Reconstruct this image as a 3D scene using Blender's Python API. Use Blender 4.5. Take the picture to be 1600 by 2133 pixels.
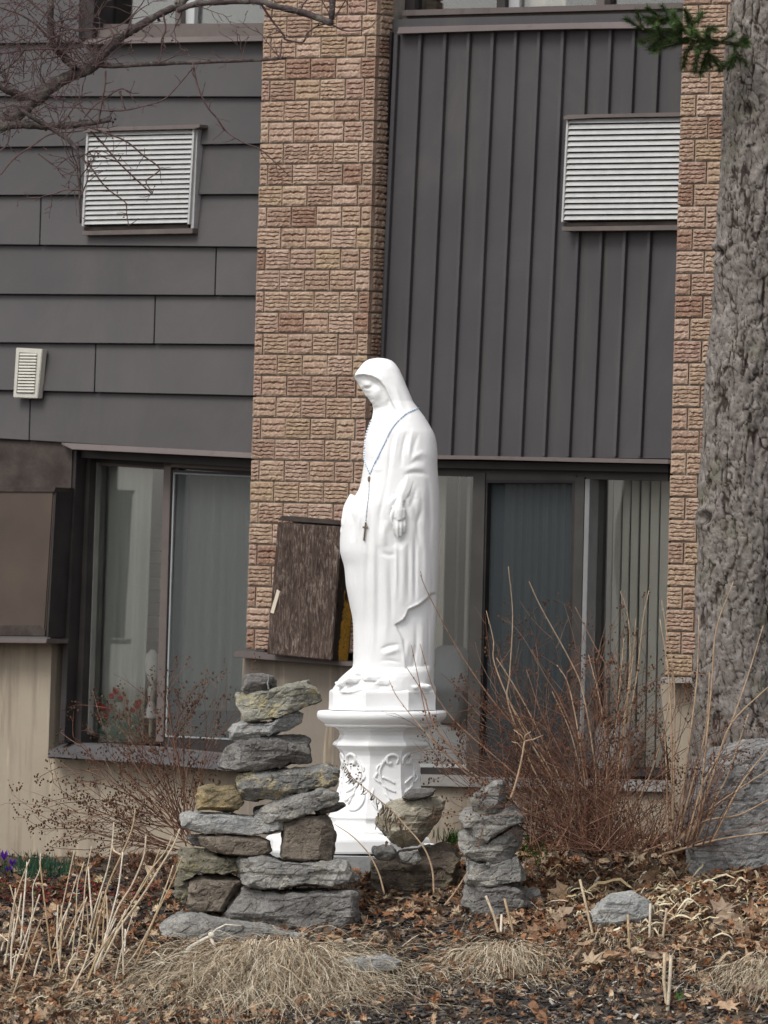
import bpy, bmesh, math, random
import numpy as np
from mathutils import Vector, Matrix
from mathutils.bvhtree import BVHTree
random.seed(7); np.random.seed(7)
R = random.random
def U(a, b): return a + (b-a)*R()
for o in list(bpy.data.objects): bpy.data.objects.remove(o)
SC = bpy.context.scene; COL = SC.collection

# ------------------------------------------------------------------ camera
FPX = 14500.0; CW, CH = 1600.0, 2133.0; HOR = 1167.0
CAM = Vector((0, 0, 1.353)); ROLL = 0.028
pit = (HOR - CH/2)/FPX
F = Vector((0, math.cos(pit), math.sin(pit)))
R0 = Vector((1, 0, 0)); C0 = R0.cross(F)
RV = R0*math.cos(ROLL) + C0*math.sin(ROLL)
CV = C0*math.cos(ROLL) - R0*math.sin(ROLL)
cd = bpy.data.cameras.new('camera'); co = bpy.data.objects.new('camera', cd); COL.objects.link(co)
cd.sensor_fit = 'HORIZONTAL'; cd.sensor_width = 36; cd.lens = 36*FPX/CW
cd.clip_start = 0.5; cd.clip_end = 400
co.matrix_world = Matrix(((RV.x, CV.x, -F.x, CAM.x), (RV.y, CV.y, -F.y, CAM.y), (RV.z, CV.z, -F.z, CAM.z), (0, 0, 0, 1)))
SC.camera = co
cd.dof.use_dof = True; cd.dof.focus_distance = 30.6; cd.dof.aperture_fstop = 7.0

# ------------------------------------------------------------------ light
SUN_EL, SUN_AZ = math.radians(50), math.radians(-42)     # azimuth seen from the subject: towards the camera, to its left
W = bpy.data.worlds.new('World'); SC.world = W; W.use_nodes = True
nt = W.node_tree; nt.nodes.clear()
sky = nt.nodes.new('ShaderNodeTexSky'); sky.sky_type = 'NISHITA'; sky.sun_disc = False
sky.air_density = 1.0; sky.dust_density = 3.0; sky.ozone_density = 1.0
to_sun = Vector((math.sin(SUN_AZ)*math.cos(SUN_EL), -math.cos(SUN_AZ)*math.cos(SUN_EL), math.sin(SUN_EL)))
sky.sun_elevation = SUN_EL; sky.sun_rotation = math.atan2(to_sun.x, to_sun.y)
hsv = nt.nodes.new('ShaderNodeHueSaturation'); hsv.inputs['Saturation'].default_value = 0.22   # cloud cover greys the sky
bg = nt.nodes.new('ShaderNodeBackground'); bg.inputs['Strength'].default_value = 0.14
wo = nt.nodes.new('ShaderNodeOutputWorld')
nt.links.new(sky.outputs[0], hsv.inputs['Color']); nt.links.new(hsv.outputs[0], bg.inputs[0]); nt.links.new(bg.outputs[0], wo.inputs[0])
sl = bpy.data.lights.new('sun', 'SUN'); sl.energy = 1.1; sl.angle = math.radians(22); sl.color = (1, 0.97, 0.93)
so = bpy.data.objects.new('sun', sl); COL.objects.link(so); so.rotation_euler = to_sun.to_track_quat('Z', 'Y').to_euler()
vs = SC.view_settings; vs.view_transform = 'Standard'; vs.look = 'None'; vs.exposure = 0.55; vs.gamma = 1; vs.use_curve_mapping = False
SC.cycles.max_bounces = 6; SC.cycles.transparent_max_bounces = 12

# ------------------------------------------------------------------ pixel helpers (a picture position becomes a place in the world)
def ray(px, py): return F*FPX + RV*(px-CW/2) + CV*(CH/2-py)
def at(px, py, Y):
    d = ray(px, py); return CAM + d*(Y/d.y)
TH = math.radians(35)
P0 = at(660, 700, 32.5)
P0.z = 0
EU = Vector((math.cos(TH), -math.sin(TH), 0)); EN = Vector((-math.sin(TH), -math.cos(TH), 0))
def loc(px, py, o):
    """picture position -> building coordinates on the plane o metres in front of the pier face"""
    d = ray(px, py); t = (o - (CAM-P0).dot(EN))/d.dot(EN)
    p = CAM + d*t - P0
    return Vector((p.dot(EU), -o, p.z))

# ------------------------------------------------------------------ object helpers
def mk(name, verts, faces, mat=None, parent=None, smooth=False, mi=None):
    me = bpy.data.meshes.new(name)
    me.from_pydata([tuple(v) for v in verts], [], [tuple(f) for f in faces])
    mats = mat if isinstance(mat, (list, tuple)) else [mat]
    for m in mats:
        if m: me.materials.append(m)
    if mi is not None: me.polygons.foreach_set('material_index', mi)
    if smooth: me.polygons.foreach_set('use_smooth', [True]*len(me.polygons))
    me.update()
    o = bpy.data.objects.new(name, me); COL.objects.link(o)
    if parent: o.parent = parent
    return o
def empty(name, p=(0, 0, 0), parent=None):
    o = bpy.data.objects.new(name, None); COL.objects.link(o); o.location = p; o.empty_display_size = .1
    if parent: o.parent = parent
    return o
def tag(o, label=None, cat=None, group=None, kind=None):
    if label: o['label'] = label
    if cat: o['category'] = cat
    if group: o['group'] = group
    if kind: o['kind'] = kind
    return o
class MB:
    def __init__(s): s.v = []; s.f = []; s.m = []
    def add(s, vs, fs, m=0):
        b = len(s.v); s.v += [tuple(v) for v in vs]; s.f += [tuple(i+b for i in f) for f in fs]; s.m += [m]*len(fs)
    def build(s, name, mat, parent=None, smooth=False):
        return mk(name, s.v, s.f, mat, parent, smooth, s.m if isinstance(mat, (list, tuple)) else None)
    def box(s, c, d, m=0, M=None):
        vs = [Vector((c[0]+d[0]*(i & 1)-d[0]/2, c[1]+d[1]*((i >> 1) & 1)-d[1]/2, c[2]+d[2]*((i >> 2) & 1)-d[2]/2)) for i in range(8)]
        if M: vs = [M @ v for v in vs]
        s.add(vs, [(0, 2, 3, 1), (4, 5, 7, 6), (0, 1, 5, 4), (2, 6, 7, 3), (0, 4, 6, 2), (1, 3, 7, 5)], m)
    def tube(s, pts, r0, r1=None, n=5, m=0, rs=None, cap=True):
        pts = [Vector(p) for p in pts]; k = len(pts)
        if k < 2: return
        r1 = r0 if r1 is None else r1
        ring = []; up = Vector((.3, 1, .2)).normalized()
        for i, p in enumerate(pts):
            t = (pts[min(i+1, k-1)] - pts[max(i-1, 0)])
            if t.length < 1e-9: t = Vector((0, 0, 1))
            t.normalize(); a = t.cross(up)
            if a.length < .05: a = t.cross(Vector((1, 0, 0)))
            a.normalize(); b = t.cross(a)
            r = rs[i] if rs else r0 + (r1-r0)*i/(k-1)
            ring += [p + (a*math.cos(2*math.pi*j/n) + b*math.sin(2*math.pi*j/n))*r for j in range(n)]
        fs = [(i*n+j, i*n+(j+1) % n, (i+1)*n+(j+1) % n, (i+1)*n+j) for i in range(k-1) for j in range(n)]
        if cap: fs += [tuple(range(n))[::-1], tuple(range((k-1)*n, k*n))]
        s.add(ring, fs, m)
    def blob(s, c, r, m=0, sx=1, sy=1, sz=1):
        c = Vector(c); vs = [c+Vector((0, 0, r*sz))]
        for i in (1, 2):
            for j in range(5):
                a = 2*math.pi*(j+.5*i)/5; h = math.cos(math.pi*i/3)
                vs.append(c+Vector((math.cos(a)*.87*r*sx, math.sin(a)*.87*r*sy, h*r*sz)))
        vs.append(c-Vector((0, 0, r*sz)))
        fs = [(0, 1+j, 1+(j+1) % 5) for j in range(5)] + [(11, 6+(j+1) % 5, 6+j) for j in range(5)]
        fs += [(1+j, 6+j, 1+(j+1) % 5) for j in range(5)] + [(1+(j+1) % 5, 6+j, 6+(j+1) % 5) for j in range(5)]
        s.add(vs, fs, m)
def spline(pts, n=4):
    """Catmull-Rom through points"""
    pts = [Vector(p) for p in pts]; out = []
    P = [pts[0]*2-pts[1]] + pts + [pts[-1]*2-pts[-2]]
    for i in range(1, len(P)-2):
        for k in range(n):
            t = k/n; a, b, c, d = P[i-1], P[i], P[i+1], P[i+2]
            out.append(.5*((2*b) + (c-a)*t + (2*a-5*b+4*c-d)*t*t + (3*b-a-3*c+d)*t**3))
    out.append(pts[-1]); return out
def wprism(name, pts, o1, o0, mat, parent, bevel=0):
    """solid whose front outline is given in picture positions on the plane o1 (or per-point offsets), reaching back to o0"""
    fr = []; bk = []
    for p in pts:
        o = p[2] if len(p) > 2 else o1
        q = loc(p[0], p[1], o); fr.append(q); bk.append(Vector((q.x, -o0, q.z)))
    n = len(fr); vs = fr + bk
    fs = [tuple(range(n))[::-1], tuple(range(n, 2*n))] + [(i, (i+1) % n, n+(i+1) % n, n+i) for i in range(n)]
    o = mk(name, vs, fs, mat, parent)
    bm = bmesh.new(); bm.from_mesh(o.data); bmesh.ops.recalc_face_normals(bm, faces=bm.faces)
    if bevel: bmesh.ops.bevel(bm, geom=bm.edges[:], offset=bevel, segments=2, affect='EDGES', clamp_overlap=True)
    bm.to_mesh(o.data); bm.free()
    return o
def quad(x0t, x1t, yt0, yt1, x0b, x1b, yb0, yb1): return [(x0t, yt0), (x1t, yt1), (x1b, yb1), (x0b, yb0)]

# numpy noise
def vhash(i, j, k, s):
    h = (i*374761393 + j*668265263 + k*2147483647 + s*1274126177) & 0xffffffff
    h = ((h ^ (h >> 13))*1274126177) & 0xffffffff
    return ((h ^ (h >> 16)) & 0xffff)/65535.0
def vnoise(P, s=0):
    P = np.asarray(P, float); I = np.floor(P).astype(np.int64); f = P-I; f = f*f*(3-2*f); out = 0
    for dx in (0, 1):
        for dy in (0, 1):
            for dz in (0, 1):
                w = (f[:, 0] if dx else 1-f[:, 0])*(f[:, 1] if dy else 1-f[:, 1])*(f[:, 2] if dz else 1-f[:, 2])
                out = out + w*vhash(I[:, 0]+dx, I[:, 1]+dy, I[:, 2]+dz, s)
    return out*2-1
def fbm(P, s=0, octv=4):
    a = 1; t = 0; P = np.asarray(P, float)
    for k in range(octv): t = t + a*vnoise(P*2**k + 17.3*k, s+k); a *= .5
    return t
def voro(P, s=0):
    """distance to nearest and second nearest cell points, and id of the nearest"""
    I = np.floor(P).astype(np.int64); d1 = np.full(len(P), 9.); d2 = np.full(len(P), 9.); ident = np.zeros(len(P))
    for dx in (-1, 0, 1):
        for dy in (-1, 0, 1):
            for dz in (-1, 0, 1):
                i, j, k = I[:, 0]+dx, I[:, 1]+dy, I[:, 2]+dz
                q = np.stack([i+vhash(i, j, k, s), j+vhash(i, j, k, s+1), k+vhash(i, j, k, s+2)], 1)
                d = np.linalg.norm(P-q, axis=1); h = vhash(i, j, k, s+3)
                n = d < d1; d2 = np.where(n, d1, np.minimum(d2, d)); ident = np.where(n, h, ident); d1 = np.where(n, d, d1)
    return d1, d2, ident

# ------------------------------------------------------------------ materials
def mat_base(name, rough=.8, spec=.3, metal=0):
    m = bpy.data.materials.new(name); m.use_nodes = True; t = m.node_tree; b = t.nodes['Principled BSDF']
    b.inputs['Roughness'].default_value = rough; b.inputs['Specular IOR Level'].default_value = spec; b.inputs['Metallic'].default_value = metal
    return m, t, b
def N(t, kind, **kw):
    n = t.nodes.new(kind)
    for k, v in kw.items():
        if hasattr(n, k): setattr(n, k, v)
        else: n.inputs[k.replace('_', ' ')].default_value = v
    return n
def ramp(t, src, stops, interp='LINEAR'):
    r = t.nodes.new('ShaderNodeValToRGB'); r.color_ramp.interpolation = interp; e = r.color_ramp.elements
    while len(e) < len(stops): e.new(.5)
    for i, (p, c) in enumerate(stops):
        e[i].position = p; e[i].color = (c[0], c[1], c[2], 1) if isinstance(c, (tuple, list)) else (c, c, c, 1)
    t.links.new(src, r.inputs[0]); return r
def mix(t, fac, a, b, mode='MIX'):
    n = t.nodes.new('ShaderNodeMix'); n.data_type = 'RGBA'; n.blend_type = mode
    for i, x in ((0, fac), (6, a), (7, b)):
        if hasattr(x, 'links') or hasattr(x, 'is_linked'): t.links.new(x, n.inputs[i])
        elif isinstance(x, (tuple, list)): n.inputs[i].default_value = (x[0], x[1], x[2], 1)
        else: n.inputs[i].default_value = x
    return n.outputs[2]
def coords(t, kind='Object', scale=(1, 1, 1)):
    c = N(t, 'ShaderNodeTexCoord'); mp = N(t, 'ShaderNodeMapping'); mp.inputs['Scale'].default_value = scale
    t.links.new(c.outputs[kind], mp.inputs[0]); return mp.outputs[0]
def noise(t, vec, scale, detail=5, rough=.6, dist=0):
    n = N(t, 'ShaderNodeTexNoise'); n.inputs['Scale'].default_value = scale; n.inputs['Detail'].default_value = detail
    n.inputs['Roughness'].default_value = rough; n.inputs['Distortion'].default_value = dist
    if vec: t.links.new(vec, n.inputs['Vector'])
    return n.outputs['Fac']
def bump(t, b, h, strength=.3, dist=.01):
    n = N(t, 'ShaderNodeBump'); n.inputs['Strength'].default_value = strength; n.inputs['Distance'].default_value = dist
    t.links.new(h, n.inputs['Height']); t.links.new(n.outputs[0], b.inputs['Normal'])
def simple(name, c1, c2=None, scale=8, rough=.8, bmp=.15, spec=.3, metal=0, sc=(1, 1, 1), detail=6, bd=.005, lo=.35, hi=.65):
    m, t, b = mat_base(name, rough, spec, metal); v = coords(t, 'Object', sc); n = noise(t, v, scale, detail)
    t.links.new(ramp(t, n, [(lo, c1), (hi, c2 or c1)]).outputs[0], b.inputs['Base Color'])
    if bmp: bump(t, b, noise(t, v, scale*6, 5), bmp, bd)
    return m
def rnd_mat(name, stops, source='island', rough=.85, spec=.15, interp='CONSTANT', vary=.35, trans=0):
    m, t, b = mat_base(name, rough, spec)
    if source == 'island': s = N(t, 'ShaderNodeNewGeometry').outputs['Random Per Island']
    else: s = N(t, 'ShaderNodeObjectInfo').outputs['Random']
    r = ramp(t, s, stops, interp)
    n = noise(t, coords(t), 60, 4)
    c = mix(t, 1.0, r.outputs[0], ramp(t, n, [(.3, 1-vary), (.7, 1+vary*.5)]).outputs[0], 'MULTIPLY')
    t.links.new(c, b.inputs['Base Color']); return m

def M_brick():
    m, t, b = mat_base('brick', .9, .15)
    v = coords(t, 'Object'); info = N(t, 'ShaderNodeObjectInfo').outputs['Random']
    off = N(t, 'ShaderNodeVectorMath', operation='ADD'); comb = N(t, 'ShaderNodeCombineXYZ')
    k = N(t, 'ShaderNodeMath', operation='MULTIPLY'); t.links.new(info, k.inputs[0]); k.inputs[1].default_value = 37.0
    for i in range(3): t.links.new(k.outputs[0], comb.inputs[i])
    t.links.new(v, off.inputs[0]); t.links.new(comb.outputs[0], off.inputs[1])
    base = ramp(t, info, [(0, (.33, .225, .17)), (.2, (.39, .29, .21)), (.34, (.27, .18, .135)), (.55, (.41, .30, .235)), (.7, (.34, .25, .165)), (.85, (.36, .245, .20)), (.95, (.24, .145, .105))], 'LINEAR').outputs[0]
    n1 = noise(t, off.outputs[0], 34, 7, .8); n2 = noise(t, off.outputs[0], 110, 4, .8)
    c = mix(t, ramp(t, noise(t, off.outputs[0], 70, 5, .8), [(.50, 0.), (.62, .6)]).outputs[0], base, (.16, .09, .06)); base = c
    c = mix(t, ramp(t, n1, [(.46, 0.), (.66, .65)]).outputs[0], base, (.19, .105, .07))
    c = mix(t, ramp(t, n2, [(.52, 0.), (.64, .6)]).outputs[0], c, (.50, .42, .33))
    # the grooves are coloured dark reddish brown
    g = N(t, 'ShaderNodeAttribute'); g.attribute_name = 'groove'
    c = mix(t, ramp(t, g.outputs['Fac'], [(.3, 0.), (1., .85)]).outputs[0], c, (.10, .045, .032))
    t.links.new(c, b.inputs['Base Color']); bump(t, b, n2, .5, .004); return m
def M_stucco(name, c1, c2, stain, zt=None):
    m, t, b = mat_base(name, .92, .1); v = coords(t)
    n = noise(t, v, 3, 6); c = ramp(t, n, [(.3, c1), (.7, c2)]).outputs[0]
    vs_ = coords(t, 'Object', (9, 9, .8)); s = noise(t, vs_, 1.6, 6, .65)
    c = mix(t, ramp(t, s, [(.50, 0.), (.68, .75)]).outputs[0], c, stain)
    vs2 = coords(t, 'Object', (14, 14, 1.1)); s2 = noise(t, vs2, 1.3, 5, .65)
    c = mix(t, ramp(t, s2, [(.58, 0.), (.72, .5)]).outputs[0], c, (.52, .42, .28))
    t.links.new(c, b.inputs['Base Color']); bump(t, b, noise(t, v, 160, 5), .35, .003); return m
def M_siding(name, c1, c2, stain=(.07, .075, .045), amt=.25):
    m, t, b = mat_base(name, .62, .3); v = coords(t)
    c = ramp(t, noise(t, v, 2.5, 7, .6), [(.3, c1), (.7, c2)]).outputs[0]
    s = noise(t, coords(t, 'Object', (12, 12, .7)), 1.2, 6, .7)
    c = mix(t, ramp(t, s, [(.56, 0.), (.72, amt)]).outputs[0], c, stain)
    f = noise(t, v, 190, 3, .7); c = mix(t, ramp(t, f, [(.68, 0.), (.74, .3)]).outputs[0], c, (.19, .18, .18))
    oi = N(t, 'ShaderNodeObjectInfo'); c = mix(t, 1.0, c, ramp(t, oi.outputs['Random'], [(0, .9), (1, 1.1)]).outputs[0], 'MULTIPLY')
    d = noise(t, coords(t, 'Object', (1, 1, .6)), 1.1, 8, .75, 1.); c = mix(t, ramp(t, d, [(.5, 0.), (.7, .3)]).outputs[0], c, (.12, .105, .095))
    t.links.new(c, b.inputs['Base Color']); bump(t, b, noise(t, v, 60, 4), .12, .003); return m
def M_rock(name, c1, c2, patch, pamt=.5, pcol2=(.05, .045, .04)):
    m, t, b = mat_base(name, .9, .2); v = coords(t)
    n = noise(t, v, 7, 9, .68, .5); c = ramp(t, n, [(.34, c1), (.5, tuple((a+d)/2 for a, d in zip(c1, c2))), (.62, tuple(x*1.12 for x in c2))]).outputs[0]
    p = noise(t, coords(t, 'Object', (1, 1, 1.6)), 11, 6, .65, 1.0)
    c = mix(t, ramp(t, p, [(.53, 0.), (.6, pamt)]).outputs[0], c, patch)
    d = noise(t, coords(t, 'Object', (1, 1, 3.5)), 16, 8, .75)
    c = mix(t, ramp(t, d, [(.54, 0.), (.68, .65)]).outputs[0], c, pcol2)
    sp = noise(t, v, 120, 3, .8); c = mix(t, ramp(t, sp, [(.62, 0.), (.7, .45)]).outputs[0], c, (.42, .41, .38))
    g2 = noise(t, v, 75, 6, .85); c = mix(t, 1.0, c, ramp(t, g2, [(.36, .62), (.5, 1.), (.64, 1.35)]).outputs[0], 'MULTIPLY')
    t.links.new(c, b.inputs['Base Color'])
    h = N(t, 'ShaderNodeMath', operation='ADD'); t.links.new(noise(t, v, 45, 8, .75), h.inputs[0])
    t.links.new(noise(t, coords(t, 'Object', (1, 1, 4)), 22, 7, .7), h.inputs[1])
    bump(t, b, h.outputs[0], .75, .012); return m
def M_glass():
    m = bpy.data.materials.new('window_glass'); m.use_nodes = True; t = m.node_tree; t.nodes.clear()
    tr = N(t, 'ShaderNodeBsdfTransparent'); tr.inputs[0].default_value = (.94, .945, .935, 1)
    gl = N(t, 'ShaderNodeBsdfGlossy'); gl.inputs['Roughness'].default_value = .02
    fr = N(t, 'ShaderNodeFresnel'); fr.inputs[0].default_value = 1.5
    k = N(t, 'ShaderNodeMath', operation='MULTIPLY'); k.inputs[1].default_value = 2.3; t.links.new(fr.outputs[0], k.inputs[0])
    mx = N(t, 'ShaderNodeMixShader'); t.links.new(k.outputs[0], mx.inputs[0]); t.links.new(tr.outputs[0], mx.inputs[1]); t.links.new(gl.outputs[0], mx.inputs[2])
    o = N(t, 'ShaderNodeOutputMaterial'); t.links.new(mx.outputs[0], o.inputs[0]); return m
def M_mesh_screen(fac=.48, col=(.06, .07, .075, 1)):
    m = bpy.data.materials.new('insect_screen'); m.use_nodes = True; t = m.node_tree; t.nodes.clear()
    tr = N(t, 'ShaderNodeBsdfTransparent'); df = N(t, 'ShaderNodeBsdfDiffuse'); df.inputs[0].default_value = col
    mx = N(t, 'ShaderNodeMixShader'); mx.inputs[0].default_value = fac
    t.links.new(tr.outputs[0], mx.inputs[1]); t.links.new(df.outputs[0], mx.inputs[2])
    o = N(t, 'ShaderNodeOutputMaterial'); t.links.new(mx.outputs[0], o.inputs[0]); return m
def M_white():
    m, t, b = mat_base('white_paint', .72, .25); v = coords(t)
    c = ramp(t, noise(t, v, 5, 6), [(.3, (.80, .80, .79)), (.7, (.86, .86, .855))]).outputs[0]
    s = noise(t, v, 30, 5, .7); c = mix(t, ramp(t, s, [(.66, 0.), (.76, .3)]).outputs[0], c, (.55, .55, .5))
    t.links.new(c, b.inputs['Base Color']); bump(t, b, noise(t, v, 70, 5), .12, .004); return m
def M_oldwood():
    m, t, b = mat_base('old_plywood', .85, .2); v = coords(t, 'Object', (11, 11, 2.2))
    n = noise(t, v, 5, 10, .78, 1.6)
    c = ramp(t, n, [(.36, (.018, .011, .009)), (.47, (.05, .033, .026)), (.56, (.10, .073, .06)), (.66, (.28, .24, .21))]).outputs[0]
    t.links.new(c, b.inputs['Base Color']); bump(t, b, n, .6, .006); return m
def M_bark(name, c):
    m, t, b = mat_base(name, .95, .1); v = coords(t)
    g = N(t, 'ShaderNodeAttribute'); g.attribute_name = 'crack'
    n = noise(t, v, 22, 8, .75); cc = ramp(t, n, [(.3, c[0]), (.5, c[1]), (.68, c[2])]).outputs[0]
    cc = mix(t, ramp(t, noise(t, v, 5, 6, .7), [(.52, 0.), (.66, .45)]).outputs[0], cc, (.12, .125, .075))
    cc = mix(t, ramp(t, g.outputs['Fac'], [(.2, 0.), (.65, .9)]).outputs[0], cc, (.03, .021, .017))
    t.links.new(cc, b.inputs['Base Color']); bump(t, b, noise(t, coords(t, 'Object', (1, 1, .5)), 60, 7, .75), .8, .01); return m
def M_curtain(name, c1, c2):
    return simple(name, c1, c2, 2, .9, .05, .1, sc=(10, 10, .2))
def M_ground():
    m, t, b = mat_base('garden_soil', .95, .1); v = coords(t)
    c = ramp(t, noise(t, v, 3.2, 8, .7), [(.32, (.05, .04, .033)), (.5, (.11, .085, .066)), (.66, (.19, .15, .115))]).outputs[0]
    c = mix(t, ramp(t, noise(t, v, 90, 5, .8), [(.56, 0.), (.68, .7)]).outputs[0], c, (.22, .17, .125))
    c = mix(t, ramp(t, noise(t, v, 40, 5, .8), [(.56, 0.), (.66, .8)]).outputs[0], c, (.018, .016, .016))
    t.links.new(c, b.inputs['Base Color']); bump(t, b, noise(t, v, 60, 8, .8), 1, .02); return m

BR = M_brick()
MORT = simple('mortar', (.20, .175, .145), (.27, .235, .195), 14, .95, .5)
SID = M_siding('brown_siding', (.060, .056, .058), (.074, .068, .069), amt=.12)
BAT = M_siding('brown_batten_metal', (.052, .049, .053), (.064, .060, .063), (.085, .09, .055), .5)
TRIM = M_siding('brown_trim', (.10, .082, .078), (.13, .108, .10), (.05, .035, .03), .5)
DARK = simple('dark_frame', (.02, .017, .017), (.032, .027, .026), 9, .55, .1)
BRFR = simple('bronze_frame', (.095, .078, .072), (.12, .10, .09), 9, .5, .1)
GRFR = simple('grey_green_frame', (.040, .037, .034), (.052, .049, .045), 9, .5, .1)
RUST = simple('rusty_metal', (.055, .043, .036), (.028, .018, .015), 9, .7, .35)
BOXM = simple('brown_tin', (.058, .042, .033), (.075, .056, .043), 3, .5, .15)
STL = M_stucco('cream_stucco', (.275, .232, .178), (.315, .27, .21), (.185, .15, .118))
STM = M_stucco('grey_stucco', (.20, .17, .14), (.25, .215, .175), (.14, .115, .095))
GLASS = M_glass(); SCRN = M_mesh_screen(); SCRL = M_mesh_screen(.30, (.13, .14, .14, 1))
ALU = simple('vent_aluminium', (.36, .36, .35), (.42, .42, .41), 20, .45, .05, .4)
ALUD = simple('vent_side_metal', (.30, .29, .29), (.36, .35, .35), 20, .5, .05, .4)
CREAM = simple('cream_vent_paint', (.44, .42, .37), (.50, .48, .42), 20, .6, .1)
WHITE = M_white()
WOOD = M_oldwood()
LICH = simple('orange_lichen_wood', (.025, .018, .013), (.48, .22, .02), 16, .9, .6, lo=.40, hi=.55)
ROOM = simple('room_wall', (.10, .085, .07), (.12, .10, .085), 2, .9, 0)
CUR = M_curtain('pale_curtain', (.42, .44, .41), (.54, .56, .52))
CURD = M_curtain('grey_curtain', (.38, .41, .39), (.50, .53, .50))
BLND = simple('blind_vinyl', (.72, .70, .62), (.78, .76, .68), 3, .7, .05)
BED = simple('white_bedding', (.85, .86, .88), (.9, .9, .92), 5, .9, .2)

# ------------------------------------------------------------------ terrain
ROWS = [(28.2, 2165, 2165, 2160), (28.9, 2070, 2075, 2055), (29.5, 1990, 1982, 1915), (30.0, 1925, 1902, 1818), (30.6, 1860, 1835, 1760),
        (31.2, 1812, 1792, 1730), (32.0, 1800, 1780, 1720), (33.6, 1790, 1780, 1720)]
RZ = np.array([[at(x, y, Y).z for x, y in ((0, a), (800, b), (1600, c))] for Y, a, b, c in ROWS]); RY = np.array([r[0] for r in ROWS])
def zbase(X, Y):
    X = np.asarray(X, float); Y = np.asarray(Y, float)
    px = X/Y*FPX + 800; fx = np.clip(px, -200, 1800)/800.
    z = [np.interp(Y, RY, RZ[:, i]) for i in range(3)]
    zz = np.where(fx < 1, z[0]+(z[1]-z[0])*fx, z[1]+(z[2]-z[1])*(fx-1))
    far = np.interp(Y, [-60, 0, 15, 24, 26.5, 28.2], [-.3, -.3, -.45, -1.0, -.95, -.62])
    return np.where(Y < 28.2, far + (zz-far)*np.clip((Y-26.5)/1.7, 0, 1)*(Y > 26.5), zz)
def ground_z(X, Y):
    X = np.atleast_1d(np.asarray(X, float)); Y = np.atleast_1d(np.asarray(Y, float))
    P = np.stack([X, Y, X*0], 1)
    return zbase(X, Y) + .022*fbm(P*2.2, 3, 3) + .010*fbm(P*9, 5, 3)
def gz(x, y): return float(ground_z(x, y)[0])
def on_ground(px, py, lift=0):
    d = ray(px, py); d = d/d.y; lo = 27.0; n = 60
    Ys = np.linspace(27.6, 34.2, 130); Xs = CAM.x + d.x*Ys; Zs = CAM.z + d.z*Ys; g = ground_z(Xs, Ys)
    hit = np.nonzero(Zs <= g)[0]
    if len(hit) == 0: return None
    Y = Ys[hit[0]]; return Vector((CAM.x+d.x*Y, Y, gz(CAM.x+d.x*Y, Y)+lift))
xs = np.unique(np.concatenate([np.linspace(-60, -3.2, 16), np.arange(-3.2, 3.2, .025), np.linspace(3.2, 60, 16)]))
ys = np.unique(np.concatenate([np.linspace(-60, 26, 20), np.arange(26, 27.8, .12), np.arange(27.8, 32, .022), np.arange(32, 36, .1), np.linspace(36, 80, 8)]))
XX, YY = np.meshgrid(xs, ys); ZZ = ground_z(XX.ravel(), YY.ravel()); nx, ny = len(xs), len(ys)
vv = np.stack([XX.ravel(), YY.ravel(), ZZ], 1).tolist()
ff = [(j*nx+i, j*nx+i+1, (j+1)*nx+i+1, (j+1)*nx+i) for j in range(ny-1) for i in range(nx-1)]
_xs, _ys, _Z = xs.tolist(), ys.tolist(), ZZ.reshape(ny, nx).tolist()
from bisect import bisect_right
def gz(x, y):
    i = min(max(bisect_right(_xs, x)-1, 0), nx-2); j = min(max(bisect_right(_ys, y)-1, 0), ny-2)
    u = (x-_xs[i])/(_xs[i+1]-_xs[i]); v = (y-_ys[j])/(_ys[j+1]-_ys[j]); a, b = _Z[j], _Z[j+1]
    return (a[i]*(1-u)+a[i+1]*u)*(1-v) + (b[i]*(1-u)+b[i+1]*u)*v
def on_ground(px, py, lift=0):
    d = ray(px, py); d = d/d.y; dx, dz = d.x, d.z; Y = 27.8; f = lambda Y: CAM.z+dz*Y-gz(dx*Y, Y)
    if f(Y) <= 0: return None
    while Y < 34.0:
        if f(Y+.12) <= 0:
            a, b = Y, Y+.12
            for _ in range(7):
                m_ = (a+b)/2
                if f(m_) <= 0: b = m_
                else: a = m_
            return Vector((dx*b, b, gz(dx*b, b)+lift))
        Y += .12
    return None
GROUND = mk('ground', vv, ff, M_ground(), None, True); tag(GROUND, 'brown garden soil sloping down from the building', kind='structure')

# ------------------------------------------------------------------ the building
B = empty('apartment_building', P0); B.rotation_euler = (0, 0, -TH)
tag(B, 'brick and dark brown clad apartment building behind the white statue', 'building')
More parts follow.
